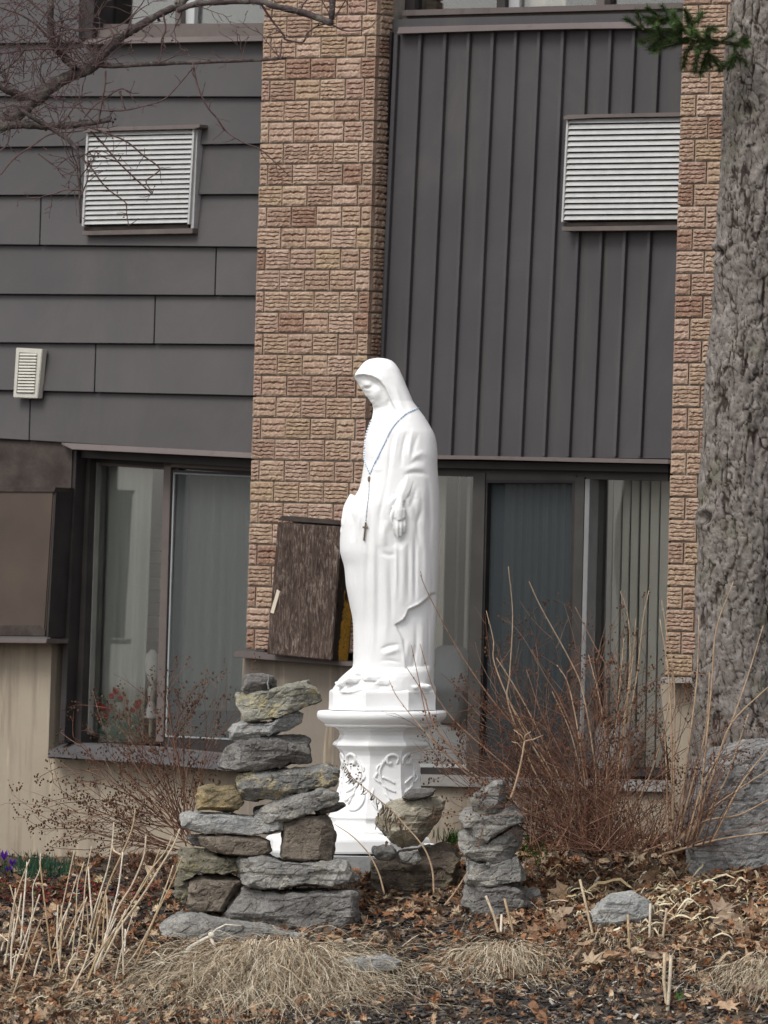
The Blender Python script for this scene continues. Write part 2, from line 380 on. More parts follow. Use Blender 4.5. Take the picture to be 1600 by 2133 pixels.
# brick variants with ruffled faces: ridges with dark grooves
def brick_mesh(w, h, d, seed):
    rnd = random.Random(seed); cols = max(4, int(round(w/.0125))); vs = []; gr = []; nr_ = rnd.choice((3, 4, 5, 5)); zs = [0.]; kind = ['e']
    for r_ in range(nr_):
        zs += [(r_+.25)/nr_, (r_+.72)/nr_]; kind += ['r', 'r']
        zs.append((r_+1)/nr_); kind.append('g' if r_ < nr_-1 else 'e')
    rows = len(zs)-1; wob = [[rnd.uniform(-1, 1) for _ in range(cols+1)] for _ in range(nr_+1)]
    for j in range(rows+1):
        for i in range(cols+1):
            edge = j in (0, rows) or i in (0, cols); groove = kind[j] == 'g'; wv = wob[min(nr_, (j+1)//3)][i]
            y = -d + (.003 if edge else (.0055+rnd.uniform(-.002, .002) if groove else -.002 + rnd.uniform(-.0025, .0025)))
            z = -h/2 + h*zs[j] + (0 if j in (0, rows) else .0032*wv + rnd.uniform(-.0012, .0012)); x = -w/2 + w*i/cols
            if i in (0, cols): x += rnd.uniform(-.001, .001)
            if j in (0, rows): z += rnd.uniform(-.0012, .0012)
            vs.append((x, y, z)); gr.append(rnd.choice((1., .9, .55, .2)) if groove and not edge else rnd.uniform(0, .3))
    n = len(vs); fs = [(j*(cols+1)+i, j*(cols+1)+i+1, (j+1)*(cols+1)+i+1, (j+1)*(cols+1)+i) for j in range(rows) for i in range(cols)]
    vs += [(-w/2, 0, -h/2), (w/2, 0, -h/2), (w/2, 0, h/2), (-w/2, 0, h/2)]; gr += [0]*4
    bot = [i for i in range(cols+1)]; top = [rows*(cols+1)+i for i in range(cols+1)]
    lf = [j*(cols+1) for j in range(rows+1)]; rt = [j*(cols+1)+cols for j in range(rows+1)]
    fs += [tuple([n, n+1]+bot[::-1]), tuple([n+2, n+3]+top), tuple([n+3, n]+lf), tuple([n+1, n+2]+rt[::-1])]
    me = bpy.data.meshes.new('brick'); me.from_pydata(vs, [], fs); me.materials.append(BR)
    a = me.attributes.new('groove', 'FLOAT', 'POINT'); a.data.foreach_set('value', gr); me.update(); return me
BC = {}
def brick(x, y, z, w, h, parent, side=False):
    key = (round(w/.006), side, random.randrange(12 if w > .1 else 6))
    if key not in BC: BC[key] = brick_mesh(round(w/.006)*.006, h, .028, hash(key) & 0xffff)
    o = bpy.data.objects.new('brick', BC[key]); COL.objects.link(o); o.parent = parent; o.location = (x, y, z)
    if side: o.rotation_euler = (0, 0, math.pi/2)
    o.location.y += U(-.0015, .0015) if not side else 0
def ux(px, py=700): return loc(px, py, 0).x
# left pier
KP = 1/ (ux(660)-ux(659))
uL = loc(545, 50, 0).x; uL2 = loc(512, 1370, 0).x; uL = (uL+uL2)/2; uR = loc(785, 50, 0).x*.5 + loc(764, 800, 0).x*.5
z_top = loc(640, 32.6, 0).z; z_bot = loc(600, 1356, 0).z; CHT = (z_top-z_bot)/30
pl = .0
def pier_core(name, u0, u1, z0, z1, d0, d1):
    mb = MB(); mb.box(((u0+u1)/2, (d0+d1)/2, (z0+z1)/2), (u1-u0, d1-d0, z1-z0)); return mb.build(name, MORT, B)
PIER = pier_core('brick_pier', uL+.012, uR-.012, z_bot, z_top+.35, .012, .5)
gap = .0085; m = 1/KP*1.0
p53 = (uR-uL)/(51+3*53+53*.55+.2)*1.0
def row_left(zc, typ):
    tot = uR-uL; f = tot/ (242.)
    segs = [51, 53, 53, 53, 32] if typ == 0 else [19, 53, 53, 53, 41, 23]
    f = tot/sum(segs); x = uL
    for i, s in enumerate(segs):
        w = s*f; brick(x+w/2 + U(-.001, .001), .028, zc+U(-.0008, .0008), w-gap, CHT-gap*.95, PIER); x += w
    dd = .235 if typ else .10                               # the return, facing right
    mb_w = .105
    brick(uR-.0285, .028+.0035 + mb_w/2, zc, mb_w, CHT-gap*.95, PIER, True)
for j in range(-2, 30):
    row_left(z_top - (j+.5)*CHT, j % 2)
# right pier
uA = (loc(1418, 50, 0).x + loc(1385, 1390, 0).x)/2; uB = uA + .46
zr_top = loc(1440, 9.8, 0).z; zr_bot = loc(1420, 1409, 0).z; CHR = (zr_top-zr_bot)/30
PIER2 = pier_core('brick_pier', uA+.012, uB-.012, zr_bot, zr_top+.3, .012, .5)
for j in range(-2, 30):
    x = uA; zc = zr_top-(j+.5)*CHR; segs = [53, 53, 53] if j % 2 else [30, 53, 53, 23]; f = (uB-uA)/159.
    for s in segs:
        w = s*f; brick(x+w/2, .028, zc, w-gap, CHR-gap*.95, PIER2); x += w
# lap siding, left wing: board edges read off as lines
LY = [(-20, -30), (92, 85), (202, 203), (308, 301), (408, 406), (511, 516), (614, 617), (715, 719), (814, 826), (915, 948)]
def ly(k, x): a, b = LY[k]; return a + (b-a)*x/535.
SIDW = wprism('lap_siding', [(-900, -200), (164, -200), (164, 91), (575, 88), (560, 945), (152, 918), (150, 1020), (-900, 1020)], -.135, -.16, SID, B)
JT = {3: [-420], 4: [84, -500], 5: [449], 6: [322, -300], 7: [198, -160], 8: [62, -420], 2: [-200], 1: [-350], 0: []}
for k in range(9):
    xsj = sorted([-880] + JT.get(k, []) + [585 if k else 166])
    for a, b in zip(xsj[:-1], xsj[1:]):
        g = 1.3
        wprism('siding_board', [(a+g+1.5, ly(k, a)+1, -.118), (b-g+1.5, ly(k, b)+1, -.118), (b-g-1.5, ly(k+1, b)-2.2, -.092), (a+g-1.5, ly(k+1, a)-2.2, -.092)], 0, -.134, SID, SIDW, .0012)
wprism('siding_board', [(-880, 917), (151, 920), (148, 1018), (-880, 1014)], -.112, -.134, RUST, SIDW)
# foundation
FND = wprism('foundation_wall', [(-900, 1325), (108, 1337), (100, 1580), (560, 1596), (560, 1850), (-900, 1850)], -.10, -.45, STL, B)
FND2 = wprism('foundation_wall', [(506, 1368), (752, 1390), (738, 1640), (732, 1860), (490, 1830)], -.02, -.5, STM, B)
FND3 = wprism('foundation_wall', [(730, 1632), (1400, 1650), (1375, 1424), (1640, 1424), (1640, 1900), (720, 1900)], -.06, -.5, STL, B)
# ledges under the piers
L1 = wprism('ledge', [(488, 1357), (500, 1355), (742, 1380), (742, 1389), (486, 1369)], .07, -.05, TRIM, B, .002)
L2 = wprism('ledge', [(1377, 1410), (1650, 1416), (1650, 1425), (1374, 1423)], .05, -.05, simple('grey_ledge', (.24, .22, .2), (.3, .28, .25), 8), B, .002)
# ---- left window
WIN = wprism('window', [(172, 955), (540, 975), (540, 992), (188, 968), (186, 975), (166, 1545), (150, 1560), (150, 1400)], -.27, -.33, BRFR, B)
def wp(nm, pts, o1, o0, mt, par, bv=.0015): return wprism(nm, pts, o1, o0, mt, par, bv)
wp('jamb', [(150, 938), (160, 938), (134, 1548), (122, 1548)], -.12, -.33, DARK, WIN)
wp('jamb', [(165, 950), (188, 955), (168, 1550), (140, 1550)], -.2, -.34, DARK, WIN)
wp('frame', [(190, 962), (202, 962), (184, 1530), (171, 1530)], -.25, -.33, simple('grey_frame_strip', (.16, .16, .15), (.2, .2, .18), 8), WIN)
wp('frame', [(186, 950), (540, 966), (540, 988), (186, 962)], -.24, -.33, DARK, WIN)
wp('frame', [(341, 962), (356, 962), (340, 1545), (324, 1545)], -.22, -.33, BRFR, WIN)
wp('frame', [(356, 985), (372, 972), (345, 1545), (340, 1545)], -.235, -.33, DARK, WIN)
wp('frame', [(341, 953), (540, 963), (540, 982), (341, 972)], -.22, -.33, BRFR, WIN)
wp('frame', [(150, 1548), (340, 1556), (520, 1574), (520, 1590), (330, 1578), (140, 1570)], -.21, -.33, TRIM, WIN)
wp('frame', [(356, 978), (540, 988), (540, 994), (356, 985)], -.23, -.33, DARK, WIN)
sf = simple('screen_spline', (.22, .24, .24), (.26, .28, .28), 8)
wp('screen_frame', [(361, 985), (364, 985), (347, 1534), (344, 1534)], -.225, -.24, sf, WIN, 0)
wp('screen_frame', [(361, 984), (540, 992), (540, 995), (361, 987)], -.225, -.24, sf, WIN, 0)
wp('screen_frame', [(344, 1532), (520, 1540), (520, 1543), (344, 1535)], -.225, -.24, sf, WIN, 0)
wp('frame', [(345, 1536), (520, 1544), (520, 1574), (338, 1556)], -.228, -.33, DARK, WIN)
wp('pane', [(190, 960), (345, 965), (335, 1550), (165, 1550)], -.285, -.29, GLASS, WIN, 0)
wp('pane', [(345, 975), (560, 990), (545, 1562), (335, 1550)], -.265, -.27, GLASS, WIN, 0)
wp('screen', [(362, 986), (560, 994), (545, 1546), (345, 1534)], -.236, -.237, SCRL, WIN, 0)
SILL = wp('sill', [(104, 1556, -.15), (150, 1546, -.21), (340, 1558, -.21), (540, 1580, -.21), (540, 1612, .02), (330, 1592, .02), (98, 1576, .02)], 0, -.34, simple('grey_sill', (.075, .072, .075), (.1, .095, .098), 8, .5), WIN, .002)
wp('head_flashing', [(128, 922, -.085), (540, 944, -.085), (540, 955, -.05), (150, 936, -.05), (128, 926, -.05)], 0, -.2, TRIM, WIN, .001)
wp('lintel', [(150, 937), (545, 956), (545, 975), (150, 952)], -.15, -.34, DARK, WIN, 0)
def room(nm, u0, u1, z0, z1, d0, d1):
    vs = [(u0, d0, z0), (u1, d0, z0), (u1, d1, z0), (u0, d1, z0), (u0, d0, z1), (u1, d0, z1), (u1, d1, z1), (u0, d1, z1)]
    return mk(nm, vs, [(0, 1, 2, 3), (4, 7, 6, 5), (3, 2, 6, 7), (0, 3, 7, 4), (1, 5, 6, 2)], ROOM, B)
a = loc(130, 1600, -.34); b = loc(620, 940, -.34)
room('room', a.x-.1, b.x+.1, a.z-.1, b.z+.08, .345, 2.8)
# curtains: pleated sheets
def drape(name, x0, x1, y0, y1, o, mt, label, cat, pleat=.05, amp=.012, lean=18, parent=None, group=None):
    a = loc(x0, y0, o); b = loc(x1, y0, o); c = loc(x0-lean, y1, o); d = loc(x1-lean, y1, o); n = 90; vs = []
    for j in range(5):
        t = j/4
        for i in range(n+1):
            s = i/n; p = (a.lerp(b, s)).lerp(c.lerp(d, s), t); L = s*(b-a).length
            p.y += amp*math.sin(2*math.pi*L/pleat + .6*math.sin(L*23)) * (.5+.5*t); vs.append(p)
    fs = [(j*(n+1)+i, j*(n+1)+i+1, (j+1)*(n+1)+i+1, (j+1)*(n+1)+i) for j in range(4) for i in range(n)]
    th = [Vector((v[0], v[1]+.003, v[2])) for v in vs]; k = len(vs)
    fs2 = fs + [tuple(i+k for i in f)[::-1] for f in fs]
    base = Vector((0, 0, 0)); ro = mk(name, [Matrix.Rotation(-TH, 3, 'Z') @ Vector(v) + P0 for v in vs+th], fs2, mt, None, True)
    return tag(ro, label, cat, group)
drape('curtain', 214, 318, 960, 1545, -.36, CUR, 'pale grey green curtain behind the left pane of the left window', 'curtain', .09, .012, 22)
drape('curtain', 388, 545, 960, 1480, -.34, CUR, 'long grey curtain behind the insect screen of the left window', 'curtain', .07, .02, 22)
# ---- glazed door unit, right wing
DOOR = wprism('patio_door', [(800, 972), (1392, 984), (1392, 1002), (800, 988)], -.19, -.30, GRFR, B)
wp('frame', [(986, 984), (1011, 985), (997, 1640), (970, 1640)], -.18, -.30, GRFR, DOOR)
wp('frame', [(1198, 994), (1218, 994), (1204, 1640), (1184, 1640)], -.18, -.30, GRFR, DOOR)
wp('frame', [(1219, 998), (1229, 998), (1214, 1600), (1205, 1600)], -.175, -.30, simple('light_grey_strip', (.18, .185, .185), (.22, .22, .22), 8), DOOR)
wp('frame', [(1008, 986), (1200, 990), (1200, 1002), (1008, 1000)], -.185, -.30, GRFR, DOOR)
wp('screen_door_stile', [(1010, 1000), (1016, 1000), (1000, 1640), (994, 1640)], -.187, -.26, DARK, DOOR)
wp('screen_door_stile', [(1192, 1000), (1200, 1000), (1186, 1640), (1178, 1640)], -.187, -.26, DARK, DOOR)
wp('screen_door_rail', [(1010, 998), (1200, 1000), (1200, 1007), (1010, 1006)], -.186, -.26, DARK, DOOR)
wp('screen_door_rail', [(994, 1585), (1186, 1590), (1186, 1640), (994, 1636)], -.186, -.26, DARK, DOOR)
wp('screen', [(1010, 1002), (1200, 1004), (1186, 1620), (994, 1620)], -.22, -.221, SCRN, DOOR, 0)
wp('pane', [(1010, 1000), (1200, 1002), (1186, 1620), (994, 1620)], -.26, -.265, GLASS, DOOR, 0)
wp('pane', [(830, 985), (986, 985), (970, 1592), (820, 1590)], -.25, -.255, GLASS, DOOR, 0)
wp('pane', [(1225, 998), (1395, 1002), (1385, 1605), (1212, 1600)], -.25, -.255, GLASS, DOOR, 0)
wp('frame', [(820, 1590), (972, 1592), (972, 1600), (820, 1598)], -.24, -.30, simple('pale_bottom_rail', (.3, .31, .3), (.36, .36, .35), 8), DOOR)
wp('frame', [(820, 1598), (972, 1600), (971, 1617), (820, 1614)], -.24, -.30, DARK, DOOR)
wp('frame', [(1210, 1600), (1392, 1604), (1392, 1618), (1210, 1616)], -.24, -.30, DARK, DOOR)
wp('sill', [(840, 1612, -.2), (1395, 1626, -.2), (1395, 1650, -.02), (840, 1636, -.02)], 0, -.3, simple('stone_sill', (.16, .15, .14), (.2, .19, .175), 8), DOOR, .002)
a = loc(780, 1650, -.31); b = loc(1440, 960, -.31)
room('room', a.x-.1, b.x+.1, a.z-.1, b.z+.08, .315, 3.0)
# vertical blinds (each slat hangs singly)
def blinds(nm, label, xs_, y0, y1, o, lean, w=None, mt=BLND, o_back=None):
    r = None; mb_parts = []
    e = empty(nm, P0); e.rotation_euler = (0, 0, -TH); tag(e, label, 'blinds', 'vertical blinds of the patio door')
    for (xa, xb) in xs_:
        wprism('slat', [(xa, y0), (xb, y0, o-.012), (xb-lean, y1, o-.012), (xa-lean, y1)], o, o-.02, mt, e)
    a, b = xs_[0][0], xs_[-1][1]
    wprism('head_rail', [(a-4, y0-16), (b+4, y0-16), (b+4, y0-1), (a-4, y0-1)], o+.01, o-.04, mt, e)
    return e
blinds('vertical_blinds', 'few pale vertical blind slats behind the pane right beside the statue', [(905, 930), (955, 958), (974, 980)], 990, 1588, -.44, 14)
blinds('vertical_blinds', 'dim vertical blind slats behind the screen in the middle of the patio door', [(1052, 1072), (1082, 1088), (1098, 1107), (1116, 1122), (1132, 1142), (1152, 1160), (1170, 1177)], 1008, 1588, -.34, 14, mt=CURD)
blinds('vertical_blinds', 'row of pale vertical blind slats behind the right pane beside the pier', [(1268, 1276), (1280, 1295), (1299, 1313), (1317, 1332), (1337, 1353), (1357, 1374), (1378, 1395)], 1000, 1598, -.42, 12)
# bedding inside, low behind the glass
def lump(name, c, dims, mt, label, cat, seed=1, n=40, amp=.05, rot=0, parent=None):
    vs = []; fs = []
    for j in range(n//2+1):
        ph = -math.pi/2 + math.pi*j/(n//2)
        for i in range(n):
            th = 2*math.pi*i/n; f = lambda v: math.copysign(abs(v)**.6, v)
            vs.append((f(math.cos(ph))*f(math.cos(th)), f(math.cos(ph))*f(math.sin(th)), f(math.sin(ph))))
    A = np.array(vs); A *= (1+amp*4*fbm(A*1.7+seed*9, seed, 4))[:, None]*np.array(dims)/2
    cr, sr = math.cos(rot), math.sin(rot); A = np.stack([A[:, 0]*cr-A[:, 1]*sr, A[:, 0]*sr+A[:, 1]*cr, A[:, 2]], 1) + np.array(c)
    fs = [(j*n+i, j*n+(i+1) % n, (j+1)*n+(i+1) % n, (j+1)*n+i) for j in range(n//2) for i in range(n)]
    o = mk(name, A.tolist(), fs, mt, parent, True)
    if label: tag(o, label, cat)
    return o
def wpt(px, py, o): v = loc(px, py, o); return Matrix.Rotation(-TH, 3, 'Z') @ v + P0
c1 = wpt(930, 1572, -.345); lump('duvet', c1, (.34, .14, .25), BED, 'white rumpled duvet behind the glass beside the pedestal', 'bedding', 3, rot=-TH)
c1 = wpt(1262, 1560, -.345); lump('pillow', c1, (.30, .14, .24), BED, 'white pillows piled behind the right pane of the patio door', 'pillow', 5, rot=-TH)
c1 = wpt(938, 1425, -.36); lump('armchair', c1, (.20, .12, .36), simple('blue_grey_cloth', (.24, .27, .3), (.3, .34, .37), 5), 'rounded blue grey armchair back seen through glass right of the statue', 'armchair', 8, amp=.01, rot=-TH)
# figurine and flowers in the left window
def lathe(name, prof, mt, parent=None, n=14, smooth=True, base=Vector((0, 0, 0))):
    vs = []; fs = []
    for r, z in prof:
        for i in range(n): vs.append(base+Vector((r*math.cos(2*math.pi*i/n), r*math.sin(2*math.pi*i/n), z)))
    k = len(prof); fs = [(j*n+i, j*n+(i+1) % n, (j+1)*n+(i+1) % n, (j+1)*n+i) for j in range(k-1) for i in range(n)]
    fs += [tuple(range(n))[::-1], tuple(range((k-1)*n, k*n))]
    return mk(name, vs, fs, mt, parent, smooth)
p = wpt(313, 1535, -.345); fg = empty('figurine', p); tag(fg, 'pale doll figurine with dangling legs and skirt inside the left window', 'figurine')
PLAS = simple('pale_figurine', (.6, .6, .57), (.7, .7, .67), 30, .6)
lathe('legs', [(.006, 0), (.009, .02), (.009, .08), (.011, .10)], simple('doll_cream', (.5, .48, .36), (.55, .52, .4), 9), fg)
lathe('skirt', [(.036, .09), (.034, .10), (.018, .16), (.014, .17)], simple('doll_white', (.85, .86, .87), (.9, .9, .9), 9), fg)
lathe('torso', [(.014, .17), (.018, .20), (.02, .23), (.008, .26)], PLAS, fg)
lathe('head', [(.006, .26), (.02, .28), (.034, .32), (.037, .36), (.03, .395), (.01, .42)], PLAS, fg)
FLR = simple('red_petals', (.45, .02, .03), (.6, .05, .06), 40, .8); FLG = simple('silk_leaves', (.06, .20, .14), (.10, .30, .22), 40, .7)
fl = empty('artificial_flowers', wpt(245, 1540, -.31)); tag(fl, 'red artificial flowers with green leaves standing in the left window', 'flowers')
mbl = MB(); org = fl.location
for (fx, fy, rr) in [(241, 1440, .016), (232, 1450, .014), (250, 1456, .014), (215, 1474, .016), (206, 1466, .012), (222, 1492, .014), (285, 1470, .016), (292, 1462, .012), (276, 1480, .012), (288, 1520, .010), (228, 1478, .010)]:
    q = wpt(fx, fy, -.32) - org; fb = MB()
    for k in range(7):
        a = k*2*math.pi/7; fb.blob(q+Vector((math.cos(a)*rr*.6, U(-.3, .3)*rr, math.sin(a)*rr*.6)), rr*U(.45, .65))
    fb.blob(q, rr*.6); fb.build('flower', FLR, fl, True)
for k in range(46):
    q = wpt(U(212, 290), 1545-abs(random.gauss(0, 38)), -.325+U(-.03, .02)) - org; d = Vector((U(-1, 1), U(-.3, .3), U(-.3, 1))).normalized()*.028; s = d.cross(Vector((0, 1, 0))).normalized()*.009
    mbl.add([q-d, q+s, q+d, q-s], [(0, 1, 2, 3)])
for k in range(9):
    q = wpt(U(215, 290), U(1455, 1490), -.33)-org; mbl.tube([Vector((U(-.03, .03), 0, 0)), q*.5, q], .002, .0015, 4)
mbl.build('foliage', FLG, fl)
lump('planter', wpt(415, 1495, -.5), (.30, .12, .20), simple('dark_leaf_mass', (.03, .035, .03), (.06, .06, .05), 20), 'dark leafy houseplant low behind the insect screen of the left window', 'houseplant', 11, 50, .12, -TH)
# books/stack seen between curtain and mullion
e = empty('shelf_boxes', P0); e.rotation_euler = (0, 0, -TH); tag(e, 'narrow stack of brown and cream boxes beyond the curtain gap in the left window', 'boxes')
for k in range(9):
    cc = random.choice([(.25, .2, .12), (.4, .36, .25), (.16, .17, .1), (.3, .27, .2)])
    wprism('box', [(312-k*1.2, 1095+k*27), (340-k*1.2, 1095+k*27), (339-k*1.2, 1119+k*27), (311-k*1.2, 1119+k*27)], -.5, -.7, simple('box_card', cc, tuple(x*1.2 for x in cc), 9), e)
# ---- board and batten wall, right wing
BATW = wprism('batten_wall', [(815, 40), (1430, 25), (1400, 955), (770, 950)], -.125, -.16, BAT, B)
xt = [829, 878, 930, 979, 1029, 1077, 1125.5, 1175, 1225, 1274, 1323, 1374]
for x in xt:
    if x == 829: a0, a1 = x-8, x
    else: a0, a1 = x-6.5, x
    def seg(y0, y1):
        f = lambda y: -.0455*(y-67)
        wprism('batten', [(a0+f(y0), y0), (a1+f(y0), y0), (a1+f(y1), y1), (a0+f(y1), y1)], -.104, -.126, BAT, BATW, .0015)
    yt = 72-(x-829)*.022
    xm = x-.0455*290
    if xm > 1175: seg(yt, 240); seg(474, 951)
    else: seg(yt, 951)
wp('corner_trim', [(806, 66), (816, 66), (776, 948), (768, 948)], -.105, -.125, DARK, BATW)
wp('flashing_and_shadow', [(800, 946, -.1), (1392, 957, -.1), (1392, 966, -.06), (1200, 962, -.062), (1000, 957, -.058), (800, 955, -.06)], 0, -.16, TRIM, BATW, .001)
wp('flashing_and_shadow', [(800, 957), (1392, 968), (1392, 984), (800, 972)], -.13, -.2, DARK, BATW, 0)  # dark strip standing in for the shadow below the flashing
# upper sill of right wing
UPR = wprism('window', [(848, -40), (1430, -40), (1430, 6), (848, 20)], -.27, -.275, GLASS, B)
wp('sill', [(830, 56, -.11), (1424, 42, -.11), (1422, 58, -.07), (1200, 60, -.06), (1050, 63, -.068), (826, 70, -.07)], 0, -.2, TRIM, UPR, .002)
wp('sill', [(832, 42), (1424, 28), (1424, 44), (832, 58)], -.14, -.3, TRIM, UPR, .001)
wp('frame', [(838, 21), (1424, 5), (1424, 17), (838, 33)], -.16, -.3, TRIM, UPR, .001)
wp('frame', [(838, 31), (1424, 15), (1424, 30), (838, 44)], -.20, -.3, BRFR, UPR, .001)
wp('frame', [(843, -60), (866, -60), (864, 24), (840, 24)], -.24, -.3, DARK, UPR)
for x in (1036, 1243): wp('frame', [(x, -60), (x+18, -60), (x+16, 20), (x-2, 20)], -.22, -.3, DARK if x == 1036 else BRFR, UPR)
wp('frame', [(1060, -60), (1084, -60), (1082, 17), (1058, 17)], -.25, -.3, simple('grey_post', (.3, .3, .3), (.34, .34, .34), 9), UPR)
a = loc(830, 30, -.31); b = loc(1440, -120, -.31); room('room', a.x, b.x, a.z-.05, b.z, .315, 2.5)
drape('curtain', 1086, 1180, -60, 16, -.33, simple('cream_curtain', (.5, .48, .4), (.56, .53, .45), 4), 'cream curtain behind the upper right window at the top edge', 'curtain', .1, .01, 2)
# upper window of left wing
UPL = wprism('window', [(196, -60), (560, -60), (560, 50), (192, 52)], -.27, -.275, GLASS, B)
wp('jamb', [(166, -60), (200, -60), (192, 84), (165, 84)], -.12, -.3, DARK, UPL)
wp('sill', [(186, 80, -.11), (548, 74, -.11), (546, 85, -.05), (164, 92, -.05)], 0, -.3, TRIM, UPL, .002)
wp('frame', [(192, 62), (548, 56), (548, 76), (188, 82)], -.16, -.3, BRFR, UPL, .001)
wp('frame', [(194, 50), (548, 48), (548, 57), (192, 63)], -.2, -.3, TRIM, UPL, .001)
wp('frame', [(366, -60), (378, -60), (376, 55), (364, 55)], -.2, -.3, BRFR, UPL)
wp('frame', [(386, -60), (408, -60), (404, 52), (383, 52)], -.24, -.3, simple('light_post', (.42, .43, .43), (.46, .47, .47), 9), UPL)
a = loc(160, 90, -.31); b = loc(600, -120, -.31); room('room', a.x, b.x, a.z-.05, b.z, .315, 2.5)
# ---- louvred vents
def vent(x, label, nS, left):
    tl, tr, br_, bl = x
    V = wprism('vent_cover', [tl, tr, br_, bl], -.074, -.13, DARK, B); V['label'] = label
    for k in range(nS):
        t0 = (k+.02)/nS; t1 = (k+.74)/nS; L = lambda a, b, t: a+(b-a)*t
        a0 = (L(tl[0], bl[0], t0)+3, L(tl[1], bl[1], t0)); a1 = (L(tr[0], br_[0], t0)-3, L(tr[1], br_[1], t0))
        b0 = (L(tl[0], bl[0], t1)+3, L(tl[1], bl[1], t1)); b1 = (L(tr[0], br_[0], t1)-3, L(tr[1], br_[1], t1))
        wprism('slat', [(*a0, -.066), (*a1, -.066), (*b1, -.054), (*b0, -.054)], 0, -.073, ALU, V)
    wp('frame', [(tl[0]-1, tl[1]-2), (tl[0]+3, tl[1]-2), (bl[0]+3, bl[1]+1), (bl[0]-1, bl[1]+1)], -.052, -.13, ALU, V, .0008)
    wp('frame', [(tr[0]-3, tr[1]-2), (tr[0]+1, tr[1]-2), (br_[0]+1, br_[1]+1), (br_[0]-3, br_[1]+1)], -.052, -.13, ALU, V, .0008)
    if left:
        wp('side_panel', [(tr[0]+2, tr[1]-3), (tr[0]+8, tr[1]-3), (br_[0]+10, br_[1]+14), (br_[0]+4, br_[1]+12)], -.068, -.13, ALUD, V, .0008)
    wp('hood', [(tl[0]-8, tl[1]-5), (tl[0]+2, tl[1]-9), (tr[0]+12, tr[1]-11), (tr[0]+12, tr[1]-5), (tr[0], tr[1]-2), (tl[0]+60, tl[1]-3), (tl[0]-6, tl[1]+1)], -.035, -.13, TRIM, V, .001)
    wp('bottom_flange', [(bl[0]+3, bl[1]+3), (br_[0], br_[1]+1), (br_[0], br_[1]+9), (bl[0]+3, bl[1]+10)], -.075, -.13, RUST, V, .001)
    wp('bottom_flange', [(bl[0], bl[1]+11), (br_[0]+8, br_[1]+9), (br_[0]+8, br_[1]+20), (bl[0], bl[1]+20)], -.055, -.13, BRFR, V, .001)
vent([(181, 275), (404, 270), (393, 466), (171, 470)], 'white louvred vent behind the bare branches', 19, True)
vent([(1181, 248), (1432, 244), (1425, 459), (1170, 461)], 'white louvred vent against the right pier', 18, False)
SV = wprism('vent_cover', [(33, 724), (88, 727), (78, 830), (27, 828)], -.06, -.1, CREAM, B, .003); SV['label'] = 'small cream vent on the lap siding'
wp('vent_opening', [(40, 734), (77, 736), (70, 820), (34, 819)], -.0585, -.0599, DARK, SV, 0)
for k in range(13):
    y = 736+k*6.4; xo = -k*.45
    wprism('slat', [(41+xo, y, -.056), (76+xo, y+.5, -.056), (76+xo, y+4.4, -.052), (41+xo, y+4, -.052)], 0, -.0585, CREAM, SV)
# ---- metal box, far left, and its shelf (an air conditioner sleeve standing on the foundation)
MBX = wprism('metal_box', [(-320, 1020), (112, 1022), (93, 1326), (-340, 1322)], .02, -.13, BOXM, None, .006)
MBX.location = P0; MBX.rotation_euler = (0, 0, -TH); tag(MBX, 'brown metal air conditioner box with black side at the left picture edge', 'metal box')
wprism('side_panel', [(114, 1024), (117, 1024), (100, 1328), (96, 1328)], .016, -.128, DARK, MBX)
wprism('top_edge', [(-320, 1013), (116, 1015), (113, 1025), (-320, 1023)], .028, -.13, RUST, MBX, .002)
wprism('rust_strip', [(-340, 1304), (80, 1302), (94, 1312), (93, 1325), (-340, 1322)], .024, .012, RUST, MBX, .002)
SH = wp('ledge', [(-340, 1323), (98, 1330), (96, 1340), (-340, 1336)], .05, -.13, TRIM, B)
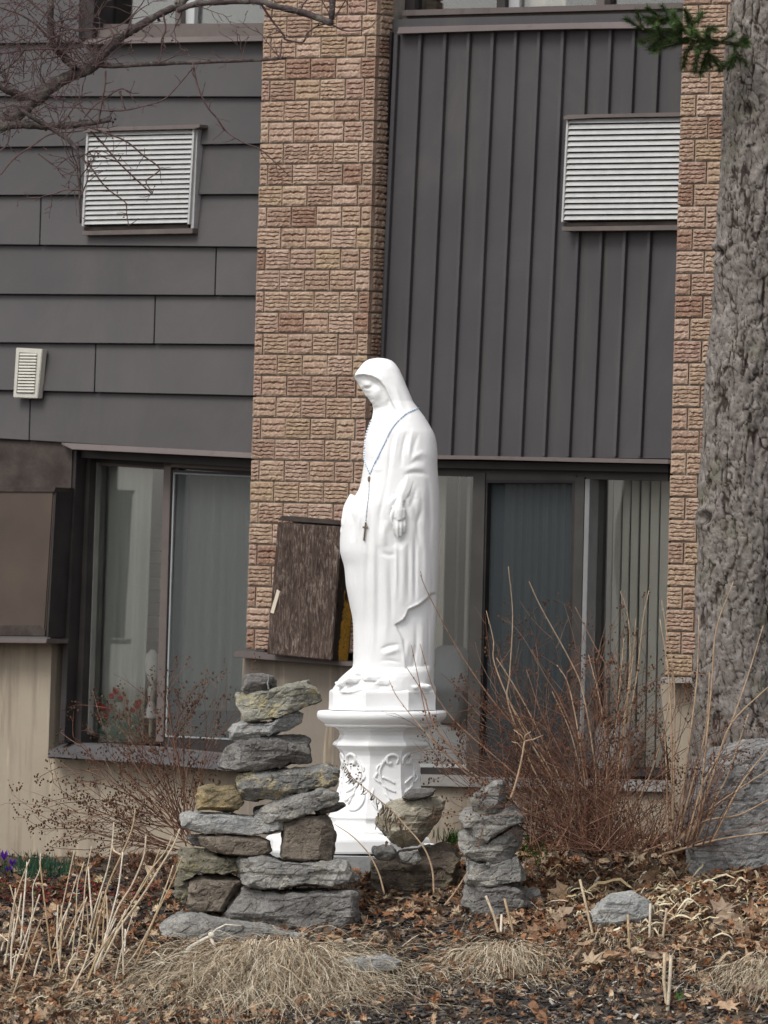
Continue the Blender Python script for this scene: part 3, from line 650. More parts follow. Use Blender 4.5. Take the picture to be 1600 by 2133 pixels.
# ---- wooden box on the pier ledge
WB = wprism('wooden_box', [(578, 1088), (711, 1097), (690, 1376), (555, 1362)], .135, .003, WOOD, None, .004)
WB.location = P0; WB.rotation_euler = (0, 0, -TH); tag(WB, 'weathered dark plywood box with orange lichen side fixed on the brick pier', 'wooden box')
wprism('top_board', [(586, 1074), (716, 1086), (716, 1094), (578, 1084)], .11, .003, RUST, WB, .002)
sa = loc(711, 1097, .135); sb = loc(690, 1376, .135)
mb = MB(); n = 22
vs = []; 
for j in range(n+1):
    t = j/n; q = sa.lerp(sb, t)
    for i in range(7):
        s = i/6; vs.append((q.x+.004+.004*R(), q.y+.012+.112*s, q.z))
mb.add(vs, [(j*7+i, j*7+i+1, (j+1)*7+i+1, (j+1)*7+i) for j in range(n) for i in range(6)])
def M_sidewood():
    m, t, b = mat_base('lichened_side', .9, .2); v = coords(t)
    sp = N(t, 'ShaderNodeSeparateXYZ'); t.links.new(v, sp.inputs[0])
    mr = N(t, 'ShaderNodeMapRange'); mr.inputs[1].default_value = sa.z-.15; mr.inputs[2].default_value = sb.z+.12; t.links.new(sp.outputs[2], mr.inputs[0])
    my = N(t, 'ShaderNodeMapRange'); my.inputs[1].default_value = sa.y+.03; my.inputs[2].default_value = sa.y+.06; t.links.new(sp.outputs[1], my.inputs[0])
    n1 = noise(t, v, 22, 7, .7); ad = N(t, 'ShaderNodeMath', operation='MULTIPLY'); t.links.new(mr.outputs[0], ad.inputs[0]); t.links.new(my.outputs[0], ad.inputs[1])
    mu = N(t, 'ShaderNodeMath', operation='MULTIPLY_ADD'); t.links.new(ad.outputs[0], mu.inputs[0]); mu.inputs[1].default_value = .5; t.links.new(n1, mu.inputs[2])
    col = ramp(t, noise(t, v, 60, 5, .7), [(.4, (.20, .15, .03)), (.52, (.48, .23, .025)), (.64, (.10, .07, .03))]).outputs[0]
    c = mix(t, ramp(t, mu.outputs[0], [(.72, 0.), (.86, 1.)]).outputs[0], (.028, .02, .016), col)
    t.links.new(c, b.inputs['Base Color']); bump(t, b, n1, .6, .01); return m
mb.build('lichened_side', M_sidewood(), WB)
mbs = MB(); mbs.tube([loc(603, 1088, .08), loc(603, 1075, .08), loc(600, 1072, .08)], .003, .003, 6); mbs.build('nail', ALU, WB)
wprism('torn_strip', [(577, 1228), (583, 1232), (570, 1278), (563, 1276)], .139, .1355, simple('raw_wood', (.55, .48, .38), (.6, .53, .42), 20), WB)

# ------------------------------------------------------------------ stones
GREYR = M_rock('grey_limestone', (.155, .15, .142), (.29, .282, .262), (.27, .25, .20), .5)
DKR = M_rock('dark_limestone', (.095, .088, .084), (.195, .185, .175), (.22, .21, .18), .4)
LTR = M_rock('pale_limestone', (.22, .225, .22), (.36, .36, .35), (.40, .38, .33), .5, (.12, .11, .10))
MSR = M_rock('mossy_limestone', (.13, .12, .085), (.215, .20, .155), (.15, .135, .05), .6)
BRR = M_rock('brown_stone', (.115, .095, .075), (.19, .16, .13), (.20, .165, .12), .5)
OCR = M_rock('ochre_stone', (.17, .14, .085), (.27, .215, .125), (.31, .22, .10), .6)
YLR = M_rock('lichened_limestone', (.19, .185, .155), (.29, .28, .23), (.36, .30, .14), .6)
BGR = M_rock('beige_limestone', (.27, .245, .19), (.42, .39, .31), (.30, .20, .10), .5, (.11, .09, .065))
RING = M_rock('ringed_limestone', (.13, .13, .125), (.21, .205, .19), (.40, .34, .21), .9)
def remesh(obj, vox, smooth_it=0):
    md = obj.modifiers.new('r', 'REMESH'); md.mode = 'VOXEL'; md.voxel_size = vox; md.use_smooth_shade = True
    if smooth_it:
        ms = obj.modifiers.new('s', 'SMOOTH'); ms.iterations = smooth_it; ms.factor = .5
    dg = bpy.context.evaluated_depsgraph_get(); dg.update()
    me = bpy.data.meshes.new_from_object(obj.evaluated_get(dg)); old = obj.data; mats = list(old.materials)
    obj.modifiers.clear(); obj.data = me; me.materials.clear()
    for m_ in mats: me.materials.append(m_)
    bpy.data.meshes.remove(old); me.name = obj.name; return obj
def co_arr(me): a = np.empty(len(me.vertices)*3); me.vertices.foreach_get('co', a); return a.reshape(-1, 3)
def no_arr(me): a = np.empty(len(me.vertices)*3); me.vertex_normals.foreach_get('vector', a); return a.reshape(-1, 3)
def stone(name, poly, Y, dep, mt, label, vox=.0062, cuts=9, rough=1., seed=0, cat='stone', group=None, tilt=0., strat=1.):
    rnd = random.Random(seed*7+len(poly)); W_ = [at(x, y, Y) for x, y in poly]; c = sum(W_, Vector())/len(W_)
    rings = []
    for (fy, sc, jit) in ((-.5, .90, .0), (-.36, 1., .0), (.0, 1.0, .012), (.3, .96, .02), (.5, .82, .02)):
        rings.append([Vector((c.x+(p.x-c.x)*sc+rnd.uniform(-jit, jit), Y+dep*(fy+.5)+tilt*(p.z-c.z), c.z+(p.z-c.z)*sc+rnd.uniform(-jit, jit)*.5)) for p in W_])
    n = len(W_); vs = [v-c for r in rings for v in r]; fs = [tuple(range(n)), tuple(range((len(rings)-1)*n, len(rings)*n))[::-1]]
    fs += [(k*n+i, (k+1)*n+i, (k+1)*n+(i+1) % n, k*n+(i+1) % n) for k in range(len(rings)-1) for i in range(n)]
    o = mk(name, vs, fs, mt); bm = bmesh.new(); bm.from_mesh(o.data); bmesh.ops.recalc_face_normals(bm, faces=bm.faces); bm.to_mesh(o.data); bm.free()
    o.location = c; remesh(o, vox, 0); o.data.polygons.foreach_set('use_smooth', [False]*len(o.data.polygons))
    P = co_arr(o.data); wx = P[:, 0].max()-P[:, 0].min(); hz = P[:, 2].max()-P[:, 2].min(); wy = dep
    for k in range(cuts):   # chipped planes on the face and the corners
        a = rnd.uniform(-math.pi, math.pi); ny_ = -rnd.uniform(.25, 1.1) if k % 4 else rnd.uniform(-.2, .8)
        nrm = np.array([math.cos(a)*rnd.uniform(.3, 1), ny_, math.sin(a)*rnd.uniform(.5, 1.2)]); nrm /= np.linalg.norm(nrm)
        d = P @ nrm; lim = d.max() - rnd.uniform(.05, .20)*min(hz, wy, wx)
        over = np.clip(d-lim, 0, None); P = P - over[:, None]*nrm*.92
    sd = seed*3.1; Q = P + sd
    N_ = no_arr(o.data)
    disp = .007*fbm(Q*9, seed, 3) + .0035*fbm(Q*32, seed+3, 4)
    layer = vnoise(np.stack([Q[:, 0]*5, Q[:, 1]*5, Q[:, 2]*58+1.2*vnoise(Q*7, 9)], 1), seed+5)
    crisp = np.tanh(layer*7)*.0048*strat
    d1, d2, idn = voro(Q*np.array([16, 16, 26])+fbm(Q*14, seed, 2)[:, None]*.5, seed)
    disp = (disp + crisp*.6 + (idn-.5)*.010 - .004*np.clip(1-(d2-d1)*12, 0, 1))*rough
    edge = min(1, hz/.08); P = P + N_*disp[:, None]*edge
    o.data.vertices.foreach_set('co', P.ravel()); o.data.update()
    return tag(o, label, cat, group)
def cv(pts, ox, oy, s): return [(ox+x/s, oy+y/s) for x, y in pts]
A_ = lambda pts: cv(pts, 340, 1380, 3.441)
C_ = lambda pts: cv(pts, 740, 1580, 3.81)
YS = 29.85
# the leaning cairn of flat stones, left of the pedestal
stone('stone', A_([(-50, 1900), (60, 1830), (200, 1820), (430, 1860), (700, 1890), (1000, 1950), (1200, 1990), (1210, 2090), (900, 2120), (300, 2140), (50, 2060)]), YS-.18, .34, GREYR, 'wide flat grey slab lying in the soil under the left cairn', seed=1, strat=.4)
stone('stone', A_([(418, 1845), (500, 1710), (590, 1605), (720, 1640), (1000, 1655), (1390, 1655), (1405, 1850), (1210, 1960), (1150, 1980), (1000, 1945), (880, 1950), (700, 1885)]), YS-.05, .34, DKR, 'big dark stone at the foot of the left cairn, cut slanting at its left', seed=2)
stone('stone', A_([(185, 1650), (200, 1560), (380, 1530), (500, 1535), (580, 1590), (470, 1750), (430, 1800), (190, 1790), (170, 1730)]), YS+.02, .26, BRR, 'brown blocky stone with vertical ribs at the lower left of the left cairn', seed=3)
stone('stone', A_([(90, 1680), (85, 1600), (110, 1540), (240, 1530), (240, 1760), (150, 1740)]), YS+.12, .2, MSR, 'olive stone standing upright at the far left foot of the left cairn', seed=4)
stone('stone', A_([(100, 1350), (340, 1352), (400, 1398), (560, 1396), (580, 1500), (430, 1528), (340, 1510), (250, 1520), (130, 1585), (92, 1500)]), YS+.04, .3, MSR, 'greenish mossy slab on the brown ribbed stone of the left cairn', seed=5)
stone('stone', A_([(508, 1460), (560, 1402), (750, 1395), (850, 1428), (1200, 1440), (1320, 1430), (1395, 1585), (1200, 1608), (1000, 1600), (700, 1640), (600, 1600), (520, 1540)]), YS-.03, .36, GREYR, 'long grey slab directly on the big dark foot stone', seed=6)
stone('stone', A_([(240, 1240), (680, 1255), (765, 1285), (775, 1370), (700, 1392), (440, 1382), (320, 1350), (255, 1295)]), YS, .26, BRR, 'brownish rounded bar of stone below the pale slab of the left cairn', seed=7, rough=.7)
stone('stone', A_([(155, 1250), (260, 1235), (400, 1290), (350, 1350), (200, 1300)]), YS+.15, .16, DKR, 'small dark stone wedged behind the brownish bar of the left cairn', seed=8)
stone('stone', A_([(865, 1135), (930, 1108), (1080, 1100), (1170, 1088), (1210, 1130), (1228, 1250), (1215, 1425), (1050, 1435), (920, 1425), (848, 1412)]), YS, .26, BRR, 'square upright block in the right half of the left cairn', seed=9, rough=.6, cuts=4, strat=.3)
stone('stone', A_([(112, 1098), (160, 1078), (400, 1088), (620, 1108), (870, 1125), (870, 1205), (740, 1235), (640, 1245), (420, 1228), (270, 1232), (190, 1205), (122, 1172)]), YS, .3, LTR, 'long smooth pale grey slab reaching the left edge of the left cairn', seed=10, rough=.55, cuts=5)
stone('stone', A_([(218, 1062), (240, 908), (330, 890), (400, 905), (515, 890), (560, 980), (585, 1040), (545, 1090), (300, 1062)]), YS, .22, OCR, 'ochre yellow stone on the pale slab of the left cairn', seed=11, rough=.7)
stone('stone', A_([(1088, 1062), (1200, 1008), (1300, 1020), (1235, 1065), (1110, 1098)]), YS+.05, .14, DKR, 'thin dark wedge stone poking out right of the left cairn', seed=12, vox=.006, rough=.4, cuts=3)
stone('stone', A_([(622, 1085), (680, 1042), (900, 958), (1140, 918), (1252, 945), (1255, 985), (1180, 1035), (1050, 1085), (850, 1135), (680, 1168), (628, 1145)]), YS-.02, .28, GREYR, 'slanting layered grey slab rising to the right in the left cairn', seed=13, strat=1.6)
stone('stone', A_([(512, 812), (560, 800), (900, 768), (1180, 728), (1255, 770), (1250, 880), (1160, 912), (980, 932), (800, 995), (620, 992), (545, 972)]), YS, .3, RING, 'stone with round yellowish lichen rings in the middle of the left cairn', seed=14, strat=.5)
stone('stone', A_([(392, 752), (410, 655), (480, 568), (620, 565), (900, 515), (1040, 545), (1055, 640), (1045, 725), (930, 722), (720, 792), (520, 798), (450, 785)]), YS-.01, .3, DKR, 'dark lens shaped stone under the white stone of the left cairn', seed=15)
stone('stone', A_([(487, 502), (510, 450), (600, 430), (760, 438), (960, 348), (1008, 370), (1008, 422), (900, 492), (780, 512), (620, 578), (520, 572), (487, 535)]), YS, .24, LTR, 'whitish stone third from the top of the left cairn', seed=16, rough=.8)
stone('stone', A_([(520, 242), (560, 228), (800, 190), (1030, 128), (1058, 165), (1095, 200), (1128, 290), (1000, 322), (830, 408), (700, 418), (545, 438), (530, 330)]), YS-.01, .26, YLR, 'tilted pale stone with yellow lichen second from the top of the left cairn', seed=17)
ST = stone('stone', A_([(566, 195), (580, 140), (620, 92), (700, 80), (780, 90), (808, 130), (802, 190), (640, 218), (600, 228)]), YS, .18, DKR, 'small dark capstone with a white vein on top of the left cairn', seed=18, rough=.6, vox=.006)
vn = MB(); vn.tube([at(*A_([p])[0], YS-.004) - ST.location for p in ((752, 84), (756, 120), (748, 150), (756, 192))], .003, .0035, 5); vn.build('vein', LTR, ST)
# the small grey cairn, right
YC = 29.8
stone('stone', C_([(1020, 1265), (1200, 1170), (1330, 1060), (1460, 1030), (1520, 1150), (1480, 1205), (1380, 1250), (1050, 1320)]), YC+.1, .3, GREYR, 'flat grey foot stone half buried behind the small right cairn', seed=21)
stone('stone', C_([(880, 1005), (960, 998), (1345, 975), (1350, 1180), (1250, 1250), (1000, 1275), (930, 1285), (870, 1235), (843, 1160)]), YC, .24, DKR, 'dark upright base stone of the small right cairn', seed=22)
stone('stone', C_([(900, 815), (1100, 840), (1300, 765), (1350, 870), (1335, 980), (1100, 1015), (960, 1025), (885, 992), (893, 900)]), YC, .24, GREYR, 'grey stone second from the bottom of the small right cairn', seed=23)
stone('stone', C_([(803, 695), (830, 600), (920, 555), (960, 640), (1050, 680), (1180, 590), (1290, 528), (1362, 590), (1340, 690), (1240, 795), (1120, 840), (960, 822), (850, 782)]), YC, .24, GREYR, 'wide jutting grey stone in the middle of the small right cairn', seed=24)
stone('stone', C_([(835, 485), (880, 420), (950, 400), (1050, 470), (1180, 400), (1300, 372), (1362, 430), (1320, 512), (1230, 535), (1050, 675), (950, 660), (905, 560), (850, 555)]), YC-.03, .22, GREYR, 'grey curved stone just below the top of the small right cairn', seed=25)
stone('stone', C_([(928, 330), (950, 298), (1100, 190), (1182, 178), (1195, 260), (1218, 370), (1130, 485), (1060, 508), (960, 500), (940, 420)]), YC-.05, .18, GREYR, 'pointed grey stone with a dark hollow on top of the small right cairn', seed=26, cuts=7)
# rocks before the pedestal
YM = 30.25
stone('rock', C_([(130, 830), (300, 770), (500, 740), (690, 700), (790, 740), (830, 820), (780, 1100), (300, 1140), (120, 1130)]), YM+.06, .4, M_rock('earthy_rock', (.075, .058, .047), (.15, .122, .098), (.16, .15, .09), .5), 'low dark earthy rock under the beige rock', seed=31, cat='rock')
stone('rock', C_([(138, 552), (290, 340), (400, 325), (640, 318), (712, 330), (728, 372), (650, 505), (560, 645), (500, 705), (320, 725), (205, 640)]), YM, .3, BGR, 'pale beige angular rock before the pedestal', seed=32, cat='rock', cuts=14)
stone('stone', C_([(378, 315), (400, 275), (450, 252), (632, 245), (622, 298), (450, 335)]), YM, .16, DKR, 'small flat dark stone on the beige rock', seed=33, vox=.006, rough=.5)
stone('stone', C_([(155, 700), (300, 695), (312, 785), (168, 795)]), YM-.1, .14, GREYR, 'small grey stone left under the beige rock', seed=34, vox=.007)
stone('stone', C_([(360, 750), (480, 730), (535, 800), (480, 855), (378, 822)]), YM-.12, .14, GREYR, 'small grey stone right under the beige rock', seed=35, vox=.007)
D_ = lambda pts: cv(pts, 900, 1750, 2.286)
stone('stone', D_([(735, 400), (800, 312), (860, 252), (960, 258), (1060, 320), (1060, 390), (950, 420), (800, 430)]), 29.55, .3, LTR, 'pale grey stone lying in the leaves right of the small cairn', seed=36, rough=.8)
stone('stone', [(690, 2012), (720, 1998), (800, 1994), (835, 2004), (832, 2022), (720, 2034)], 29.15, .25, LTR, 'thin pale slab lying flat near the bottom below the left cairn', seed=37, vox=.007, rough=.4)
stone('boulder', [(1452, 1640), (1466, 1572), (1482, 1552), (1560, 1542), (1640, 1534), (1800, 1545), (1850, 1700), (1850, 1900), (1600, 1900), (1450, 1880), (1436, 1800), (1440, 1700)], 30.10, .32, M_rock('boulder_grey', (.18, .177, .172), (.30, .295, .285), (.36, .35, .33), .5), 'large grey boulder at the right edge before the tree trunk', seed=38, cat='boulder', vox=.0085, strat=.08, rough=1.2, cuts=5)

# ------------------------------------------------------------------ statue
YT = 31.2; PX = YT/FPX
def S(px, py, d=0.): p = at(px, py, YT); return Vector((p.x, p.y-d*PX, p.z))
Lc = np.array([(738, 745.5), (0, 0)])
Lpts = [(786, 745), (768, 748), (758, 754), (748, 766), (740, 777), (737.5, 785), (742, 793), (747, 800), (751, 808), (757, 816), (761, 824), (766, 829), (770, 834), (775, 841), (777, 850), (776, 862), (773, 876), (766, 893), (760, 918), (758, 946), (758.5, 966), (753, 989), (754, 999), (746, 1018), (745, 1028), (732, 1040), (719, 1057), (711, 1080), (710, 1100), (708, 1116), (707, 1140), (708, 1155), (714, 1168), (717, 1181), (720, 1220), (728, 1260), (735, 1292), (735.6, 1330), (735, 1390), (724, 1410), (712, 1446)]
Rpts = [(790, 745), (806, 747), (816, 751), (824, 758), (832, 770), (840, 788), (850, 812), (860, 836), (872, 852), (884, 868), (894, 884), (903, 900), (908, 914), (911, 940), (910.5, 970), (912, 990), (914, 1012), (916, 1050), (916, 1100), (914, 1150), (912, 1210), (908, 1290), (905, 1350), (903, 1410), (902, 1446)]
Bpts = [(745, 3), (748, 14), (754, 22), (766, 31), (785, 38), (810, 41), (835, 43), (850, 48), (870, 58), (900, 70), (950, 80), (1050, 88), (1150, 88), (1300, 82), (1446, 84)]
rowsY = np.concatenate([np.linspace(745.2, 765, 16), np.linspace(767, 870, 66), np.linspace(872, 1446, 285)])
def interp(pts, y): a = np.array(pts, float); i = 0 if pts is Bpts else 1; return np.interp(y, a[:, i], a[:, 1-i])
NT = 300
tt = np.linspace(0, 2*np.pi, NT, endpoint=False)
py_ = np.repeat(rowsY, NT); th_ = np.tile(tt, len(rowsY))
def soft(pts_):
    y = np.arange(700, 1500, 1.0); v = interp(pts_, y); out = v.copy()
    for i in range(len(y)):
        w = 0 if y[i] < 870 else min(14, int((y[i]-870)/6)); out[i] = v[max(0, i-w):i+w+1].mean()
    return lambda q: np.interp(q, y, out)
Lr, Rr, Br = soft(Lpts)(py_), soft(Rpts)(py_), interp(Bpts, py_)
ct, st_ = np.cos(th_), np.sin(th_)
px_ = (Lr+Rr)/2 + (Rr-Lr)/2*np.sign(ct)*np.abs(ct)**.92
dd_ = Br*np.sign(st_)*np.abs(st_)**.9            # towards the viewer
front = np.clip(st_*2.2+.25, 0, 1)
def seg_dist(X, Y_, poly):
    best = np.full(len(X), 1e9); tb = np.zeros(len(X)); n = len(poly)-1
    for k in range(n):
        ax, ay = poly[k]; bx, by = poly[k+1]; L2 = (bx-ax)**2+(by-ay)**2+1e-9
        t = np.clip(((X-ax)*(bx-ax)+(Y_-ay)*(by-ay))/L2, 0, 1); d = np.hypot(X-ax-t*(bx-ax), Y_-ay-t*(by-ay))
        n_ = d < best; best = np.where(n_, d, best); tb = np.where(n_, (k+t)/n, tb)
    return best, tb
def stroke(pts, sig, h, taper=True):
    d, t = seg_dist(px_, py_, pts); g = np.exp(-(d/sig)**2)
    if taper: g *= np.sin(np.pi*np.clip(t, .0, 1))**.8
    return g*h
def inside(poly):
    c = np.zeros(len(px_), bool); n = len(poly)
    for i in range(n):
        x1, y1 = poly[i]; x2, y2 = poly[(i+1) % n]
        if y1 == y2: continue
        k = ((y1 > py_) != (y2 > py_)) & (px_ < (x2-x1)*(py_-y1)/(y2-y1)+x1); c ^= k
    return c
def region(poly, h, soft):
    d, _ = seg_dist(px_, py_, poly+[poly[0]]); s = np.where(inside(poly), d, -d)
    return h*np.clip(s/soft+.5, 0, 1)
D = np.zeros(len(px_))
face = [(725, 790), (742, 783), (757, 781), (774, 785), (790, 794), (801, 808), (811, 828), (819, 846), (823, 856), (816, 866), (800, 880), (776, 886), (755, 870), (735, 820)]
fd = region(face, -13, 3.5); D += fd*np.clip((884-py_)/36., 0, 1)
D += stroke([(740, 782), (757, 779), (775, 782), (793, 792), (804, 808), (814, 830), (823, 852)], 3, 3.5)
D += stroke([(748, 787), (762, 786), (778, 791), (790, 800), (799, 815), (808, 835)], 2.4, 3.0)          # hair band under the veil
D += stroke([(782, 818), (780, 828), (776, 836)], 11, 7, False) + stroke([(756, 800), (768, 800)], 6, 3.5, False)
D += stroke([(755, 806), (761, 809), (768, 809), (776, 806)], 2.8, -2.4) + stroke([(756, 812), (764, 814), (772, 812)], 3, 1.8)
D += stroke([(755, 803), (762, 803), (772, 802)], 1.8, 2.0)
D += stroke([(754, 806), (758, 816), (762, 824)], 2.8, 4, False)
D += stroke([(768, 833), (774, 833), (779, 831)], 1.6, -3.2) + stroke([(769, 837), (776, 837)], 2, 1.8) + stroke([(774, 841), (781, 844)], 6, 2.5, False)
D += region([(766, 850), (784, 851), (800, 843), (810, 836), (824, 858), (814, 870), (796, 882), (768, 882)], -6, 12)
# veil and mantle folds
for pts, sg, h in [
    ([(806, 770), (828, 806), (846, 846), (850, 872)], 5, -1.5), ([(818, 790), (832, 830), (838, 862)], 6, 1.8),
    ([(822, 900), (815, 925), (812, 955), (808, 990), (804, 1020)], 4, -3.5), ([(830, 898), (824, 930), (820, 975)], 4, 2.5),
    ([(848, 896), (840, 925), (836, 952), (835, 975)], 3.5, -4.0), ([(860, 892), (854, 925), (850, 960)], 3.5, 2.5), ([(872, 900), (862, 930), (856, 960)], 4, -2.5),
    ([(856, 962), (866, 950), (878, 944), (890, 950)], 5, 3), ([(850, 972), (866, 960), (884, 962)], 5, -2.5), ([(838, 992), (856, 985), (880, 986), (892, 992)], 4.5, -4), ([(840, 982), (862, 975), (886, 975)], 6, 3),
    ([(868, 1010), (860, 1040), (852, 1060)], 4, -3), ([(888, 985), (894, 1030), (896, 1090), (894, 1150)], 5, -3), ([(880, 1015), (884, 1060), (882, 1110)], 5, 3),
    ([(804, 1010), (798, 1042), (791, 1070), (790, 1110)], 4, -4), ([(800, 902), (790, 950), (792, 978)], 4, -2.2), ([(766, 975), (790, 979), (794, 974)], 3, 2.5),
    ([(764, 1000), (772, 1060), (768, 1140), (764, 1200), (767, 1300), (764, 1380)], 5, -3), ([(752, 1060), (750, 1130), (756, 1220), (754, 1320)], 5, 2.5),
    ([(788, 1080), (787, 1180), (788, 1280), (786, 1360)], 5, -3), ([(777, 1090), (777, 1200), (776, 1330), (775, 1380)], 5, 3), ([(742, 1170), (745, 1240), (748, 1300)], 4, -2.5),
    ([(800, 1150), (803, 1230), (805, 1300), (800, 1345)], 6, 3), ([(812, 1155), (814, 1230), (816, 1290)], 4, -2.5),
    ([(824, 1120), (825, 1190), (824, 1250)], 3.4, 4), ([(850, 1120), (850, 1180), (850, 1255)], 4, -4.5), ([(838, 1125), (839, 1190), (838, 1260)], 6, 4),
    ([(864, 1100), (864, 1180), (864, 1258)], 3.6, -6), ([(878, 1080), (886, 1150), (884, 1230)], 6, 3.5), ([(898, 1170), (900, 1210), (897, 1240)], 3, -2.5),
    ([(858, 1010), (872, 1040), (868, 1075)], 6, 3), ([(876, 1060), (868, 1090), (872, 1140)], 3.5, -4),
    ([(790, 1352), (808, 1344), (832, 1340)], 3.5, -4), ([(794, 1362), (812, 1356), (834, 1350)], 5, 5), ([(790, 1374), (815, 1374), (834, 1378)], 3, -3),
    ([(866, 1290), (866, 1340), (860, 1385), (856, 1410)], 4, -4.5), ([(878, 1285), (879, 1350), (876, 1405)], 5, 3.5), ([(892, 1270), (892, 1340), (890, 1420)], 3, -3),
    ([(850, 1330), (844, 1370), (846, 1405)], 6, 5), ([(850, 1438), (870, 1430), (888, 1420)], 3, -5), ([(870, 1398), (880, 1414), (892, 1412)], 4, 4)]:
    D += stroke(pts, sg, h*.72)
# the mantle's hem and what is recessed under it
under = [(823, 1300), (840, 1290), (845, 1282), (850, 1269), (872, 1260), (890, 1246), (897, 1236), (925, 1232), (925, 1440), (850, 1440), (838, 1330)]
rg = region(under, 1, 3.0); fall = np.clip(1-(py_-1250)/130., .30, 1); D += -13*rg*fall*np.clip((912-px_)/14., .12, 1)
D += stroke([(823, 1299), (840, 1288), (846, 1278), (852, 1266), (872, 1257), (896, 1236)], 2.6, 2.5)
# sleeve cuff opening around her left hand; fold end below
D += region([(816, 1062), (826, 1046), (840, 1046), (848, 1060), (850, 1085), (846, 1126), (834, 1138), (820, 1134), (813, 1104)], -3.5, 12)
D += stroke([(806, 1072), (812, 1050), (822, 1038), (836, 1035), (848, 1042), (856, 1060), (860, 1084)], 5, 3.5)
D += stroke([(802, 1084), (798, 1112), (801, 1138)], 7, 4.5) + stroke([(788, 1136), (797, 1152), (810, 1156), (826, 1152)], 5, -2.2)
D += stroke([(728, 1060), (737, 1090), (734, 1130)], 5, -5) + stroke([(742, 1046), (748, 1080), (744, 1130)], 4, 3.5)
pyw = np.stack([px_/26., py_/60., dd_/26.], 1)
D += .6*fbm(pyw, 4, 3)
backf = 3.5*np.sin(th_*9+np.sin(py_/90.))*np.clip(-st_*1.5, 0, 1)*np.clip((py_-850)/150., 0, 1)
dd2 = dd_ + D*front
rad = np.stack([ct, st_], 1)
px2 = px_ + backf*ct*.4; dd2 = dd2 + backf*st_
base_o = np.array([S(0, 0, 0)[:]]); e1 = np.array((S(1, 0)-S(0, 0))[:]); e2 = np.array((S(0, 1)-S(0, 0))[:])
V = base_o + px2[:, None]*e1 + py_[:, None]*e2 + np.stack([dd2*0, -dd2*PX, dd2*0], 1)
nr = len(rowsY); sf_ = [(j*NT+i, j*NT+(i+1) % NT, (j+1)*NT+(i+1) % NT, (j+1)*NT+i) for j in range(nr-1) for i in range(NT)]
sf_ += [tuple(range(NT))[::-1], tuple(range((nr-1)*NT, nr*NT))]
fgm = MB(); fgm.add(V.tolist(), sf_)
def limb(pts, rs, n=10, m_=None):
    P = [S(*p) for p in pts]; k = 5; Q = spline(P, k); rr = np.interp(np.linspace(0, len(rs)-1, len(Q)), range(len(rs)), rs)*PX
    (m_ or fgm).tube(Q, 0, 0, n, 0, list(rr))
# her left hand, hanging open, fingers down
limb([(852, 975, 52), (846, 1005, 66), (838, 1030, 76), (834, 1044, 81)], [20, 21, 18, 13])
limb([(836, 1030, 82), (832, 1052, 90)], [9, 8])
limb([(832, 1048, 90), (831, 1064, 93), (831, 1084, 93)], [8, 10.5, 9])
limb([(827, 1060, 93), (826, 1080, 94)], [7, 7]); limb([(838, 1060, 92), (838, 1080, 92)], [7, 7])
for (x0, x1, x2, ln, d) in ((822, 820.5, 822, 33, 95), (828, 827.5, 828.5, 40, 97), (834.5, 835, 835, 38, 95), (840.5, 842, 841.5, 30, 91)):
    limb([(x0, 1080, d-2), (x1, 1080+ln*.5, d+1), (x2, 1080+ln, d-3)], [4.2, 3.9, 2.6], 8)
limb([(824, 1058, 92), (817, 1070, 97), (815, 1084, 98), (818, 1094, 97)], [5, 4.4, 3.8, 2.6], 8)
# her right hand, seen from its edge
limb([(740, 1035, 8), (726, 1058, 12), (720, 1076, 16)], [13, 11, 8])
limb([(721, 1070, 20), (719, 1088, 24), (719, 1100, 24)], [8, 9, 7])
for (x0, x1, x2, ln, d) in ((714.5, 712, 713, 22, 18), (718, 716, 716, 27, 24), (722.5, 722, 720, 27, 29), (726.5, 727, 724, 22, 33)):
    limb([(x0, 1096, d), (x1, 1096+ln*.5, d+2), (x2, 1096+ln, d)], [4, 3.6, 2.6], 8)
limb([(725, 1074, 26), (732, 1086, 31), (732, 1098, 32)], [4.6, 4.2, 2.8], 8)
# ground under her feet
def ring_loft(mb, rows, n=64, exp=.9, jit=0, seed=0):
    vs = []
    for (y, l, r, b) in rows:
        for i in range(n):
            t = 2*math.pi*i/n; c, s = math.cos(t), math.sin(t)
            vs.append(S((l+r)/2+(r-l)/2*math.copysign(abs(c)**exp, c)+.0, y, b*math.copysign(abs(s)**exp, s)))
    k = len(rows); A = np.array([v[:] for v in vs])
    if jit: A = A + jit*PX*fbm(A*14, seed, 3)[:, None]*np.array([1, 1, .6])
    fs = [(j*n+i, j*n+(i+1) % n, (j+1)*n+(i+1) % n, (j+1)*n+i) for j in range(k-1) for i in range(n)]
    fs += [tuple(range(n))[::-1], tuple(range((k-1)*n, k*n))]
    mb.add(A.tolist(), fs)
ring_loft(fgm, [(y, *v) for y, v in ((1386, (742, 900, 70)), (1390, (733, 902, 84)), (1398, (724, 903, 92)), (1406, (715, 903, 96)), (1416, (705, 903, 99)), (1426, (698, 903, 102)), (1434, (692, 904, 104)), (1442, (688, 905, 104)))], 80, .85, 5, 3)
for bx, by, bd, br in [(750, 1404, 84, 12), (735, 1415, 88, 14), (775, 1412, 96, 13), (800, 1420, 98, 14), (830, 1412, 92, 11), (718, 1424, 70, 13), (860, 1430, 92, 8), (885, 1428, 82, 9)]:
    fgm.blob(S(bx, by, bd-5), br*.9*PX, sx=2.1, sz=.75)
ST0 = empty('statue', (S(795, 1478).x, YT, S(795, 1478).z)); tag(ST0, 'white painted stone statue of a veiled praying woman with lowered hands and bowed head', 'statue')
for q in (fgm,): q.v = [tuple(Vector(v)-ST0.location) for v in q.v]
FIG = fgm.build('figure', WHITE, ST0, True); remesh(FIG, .0034, 2)
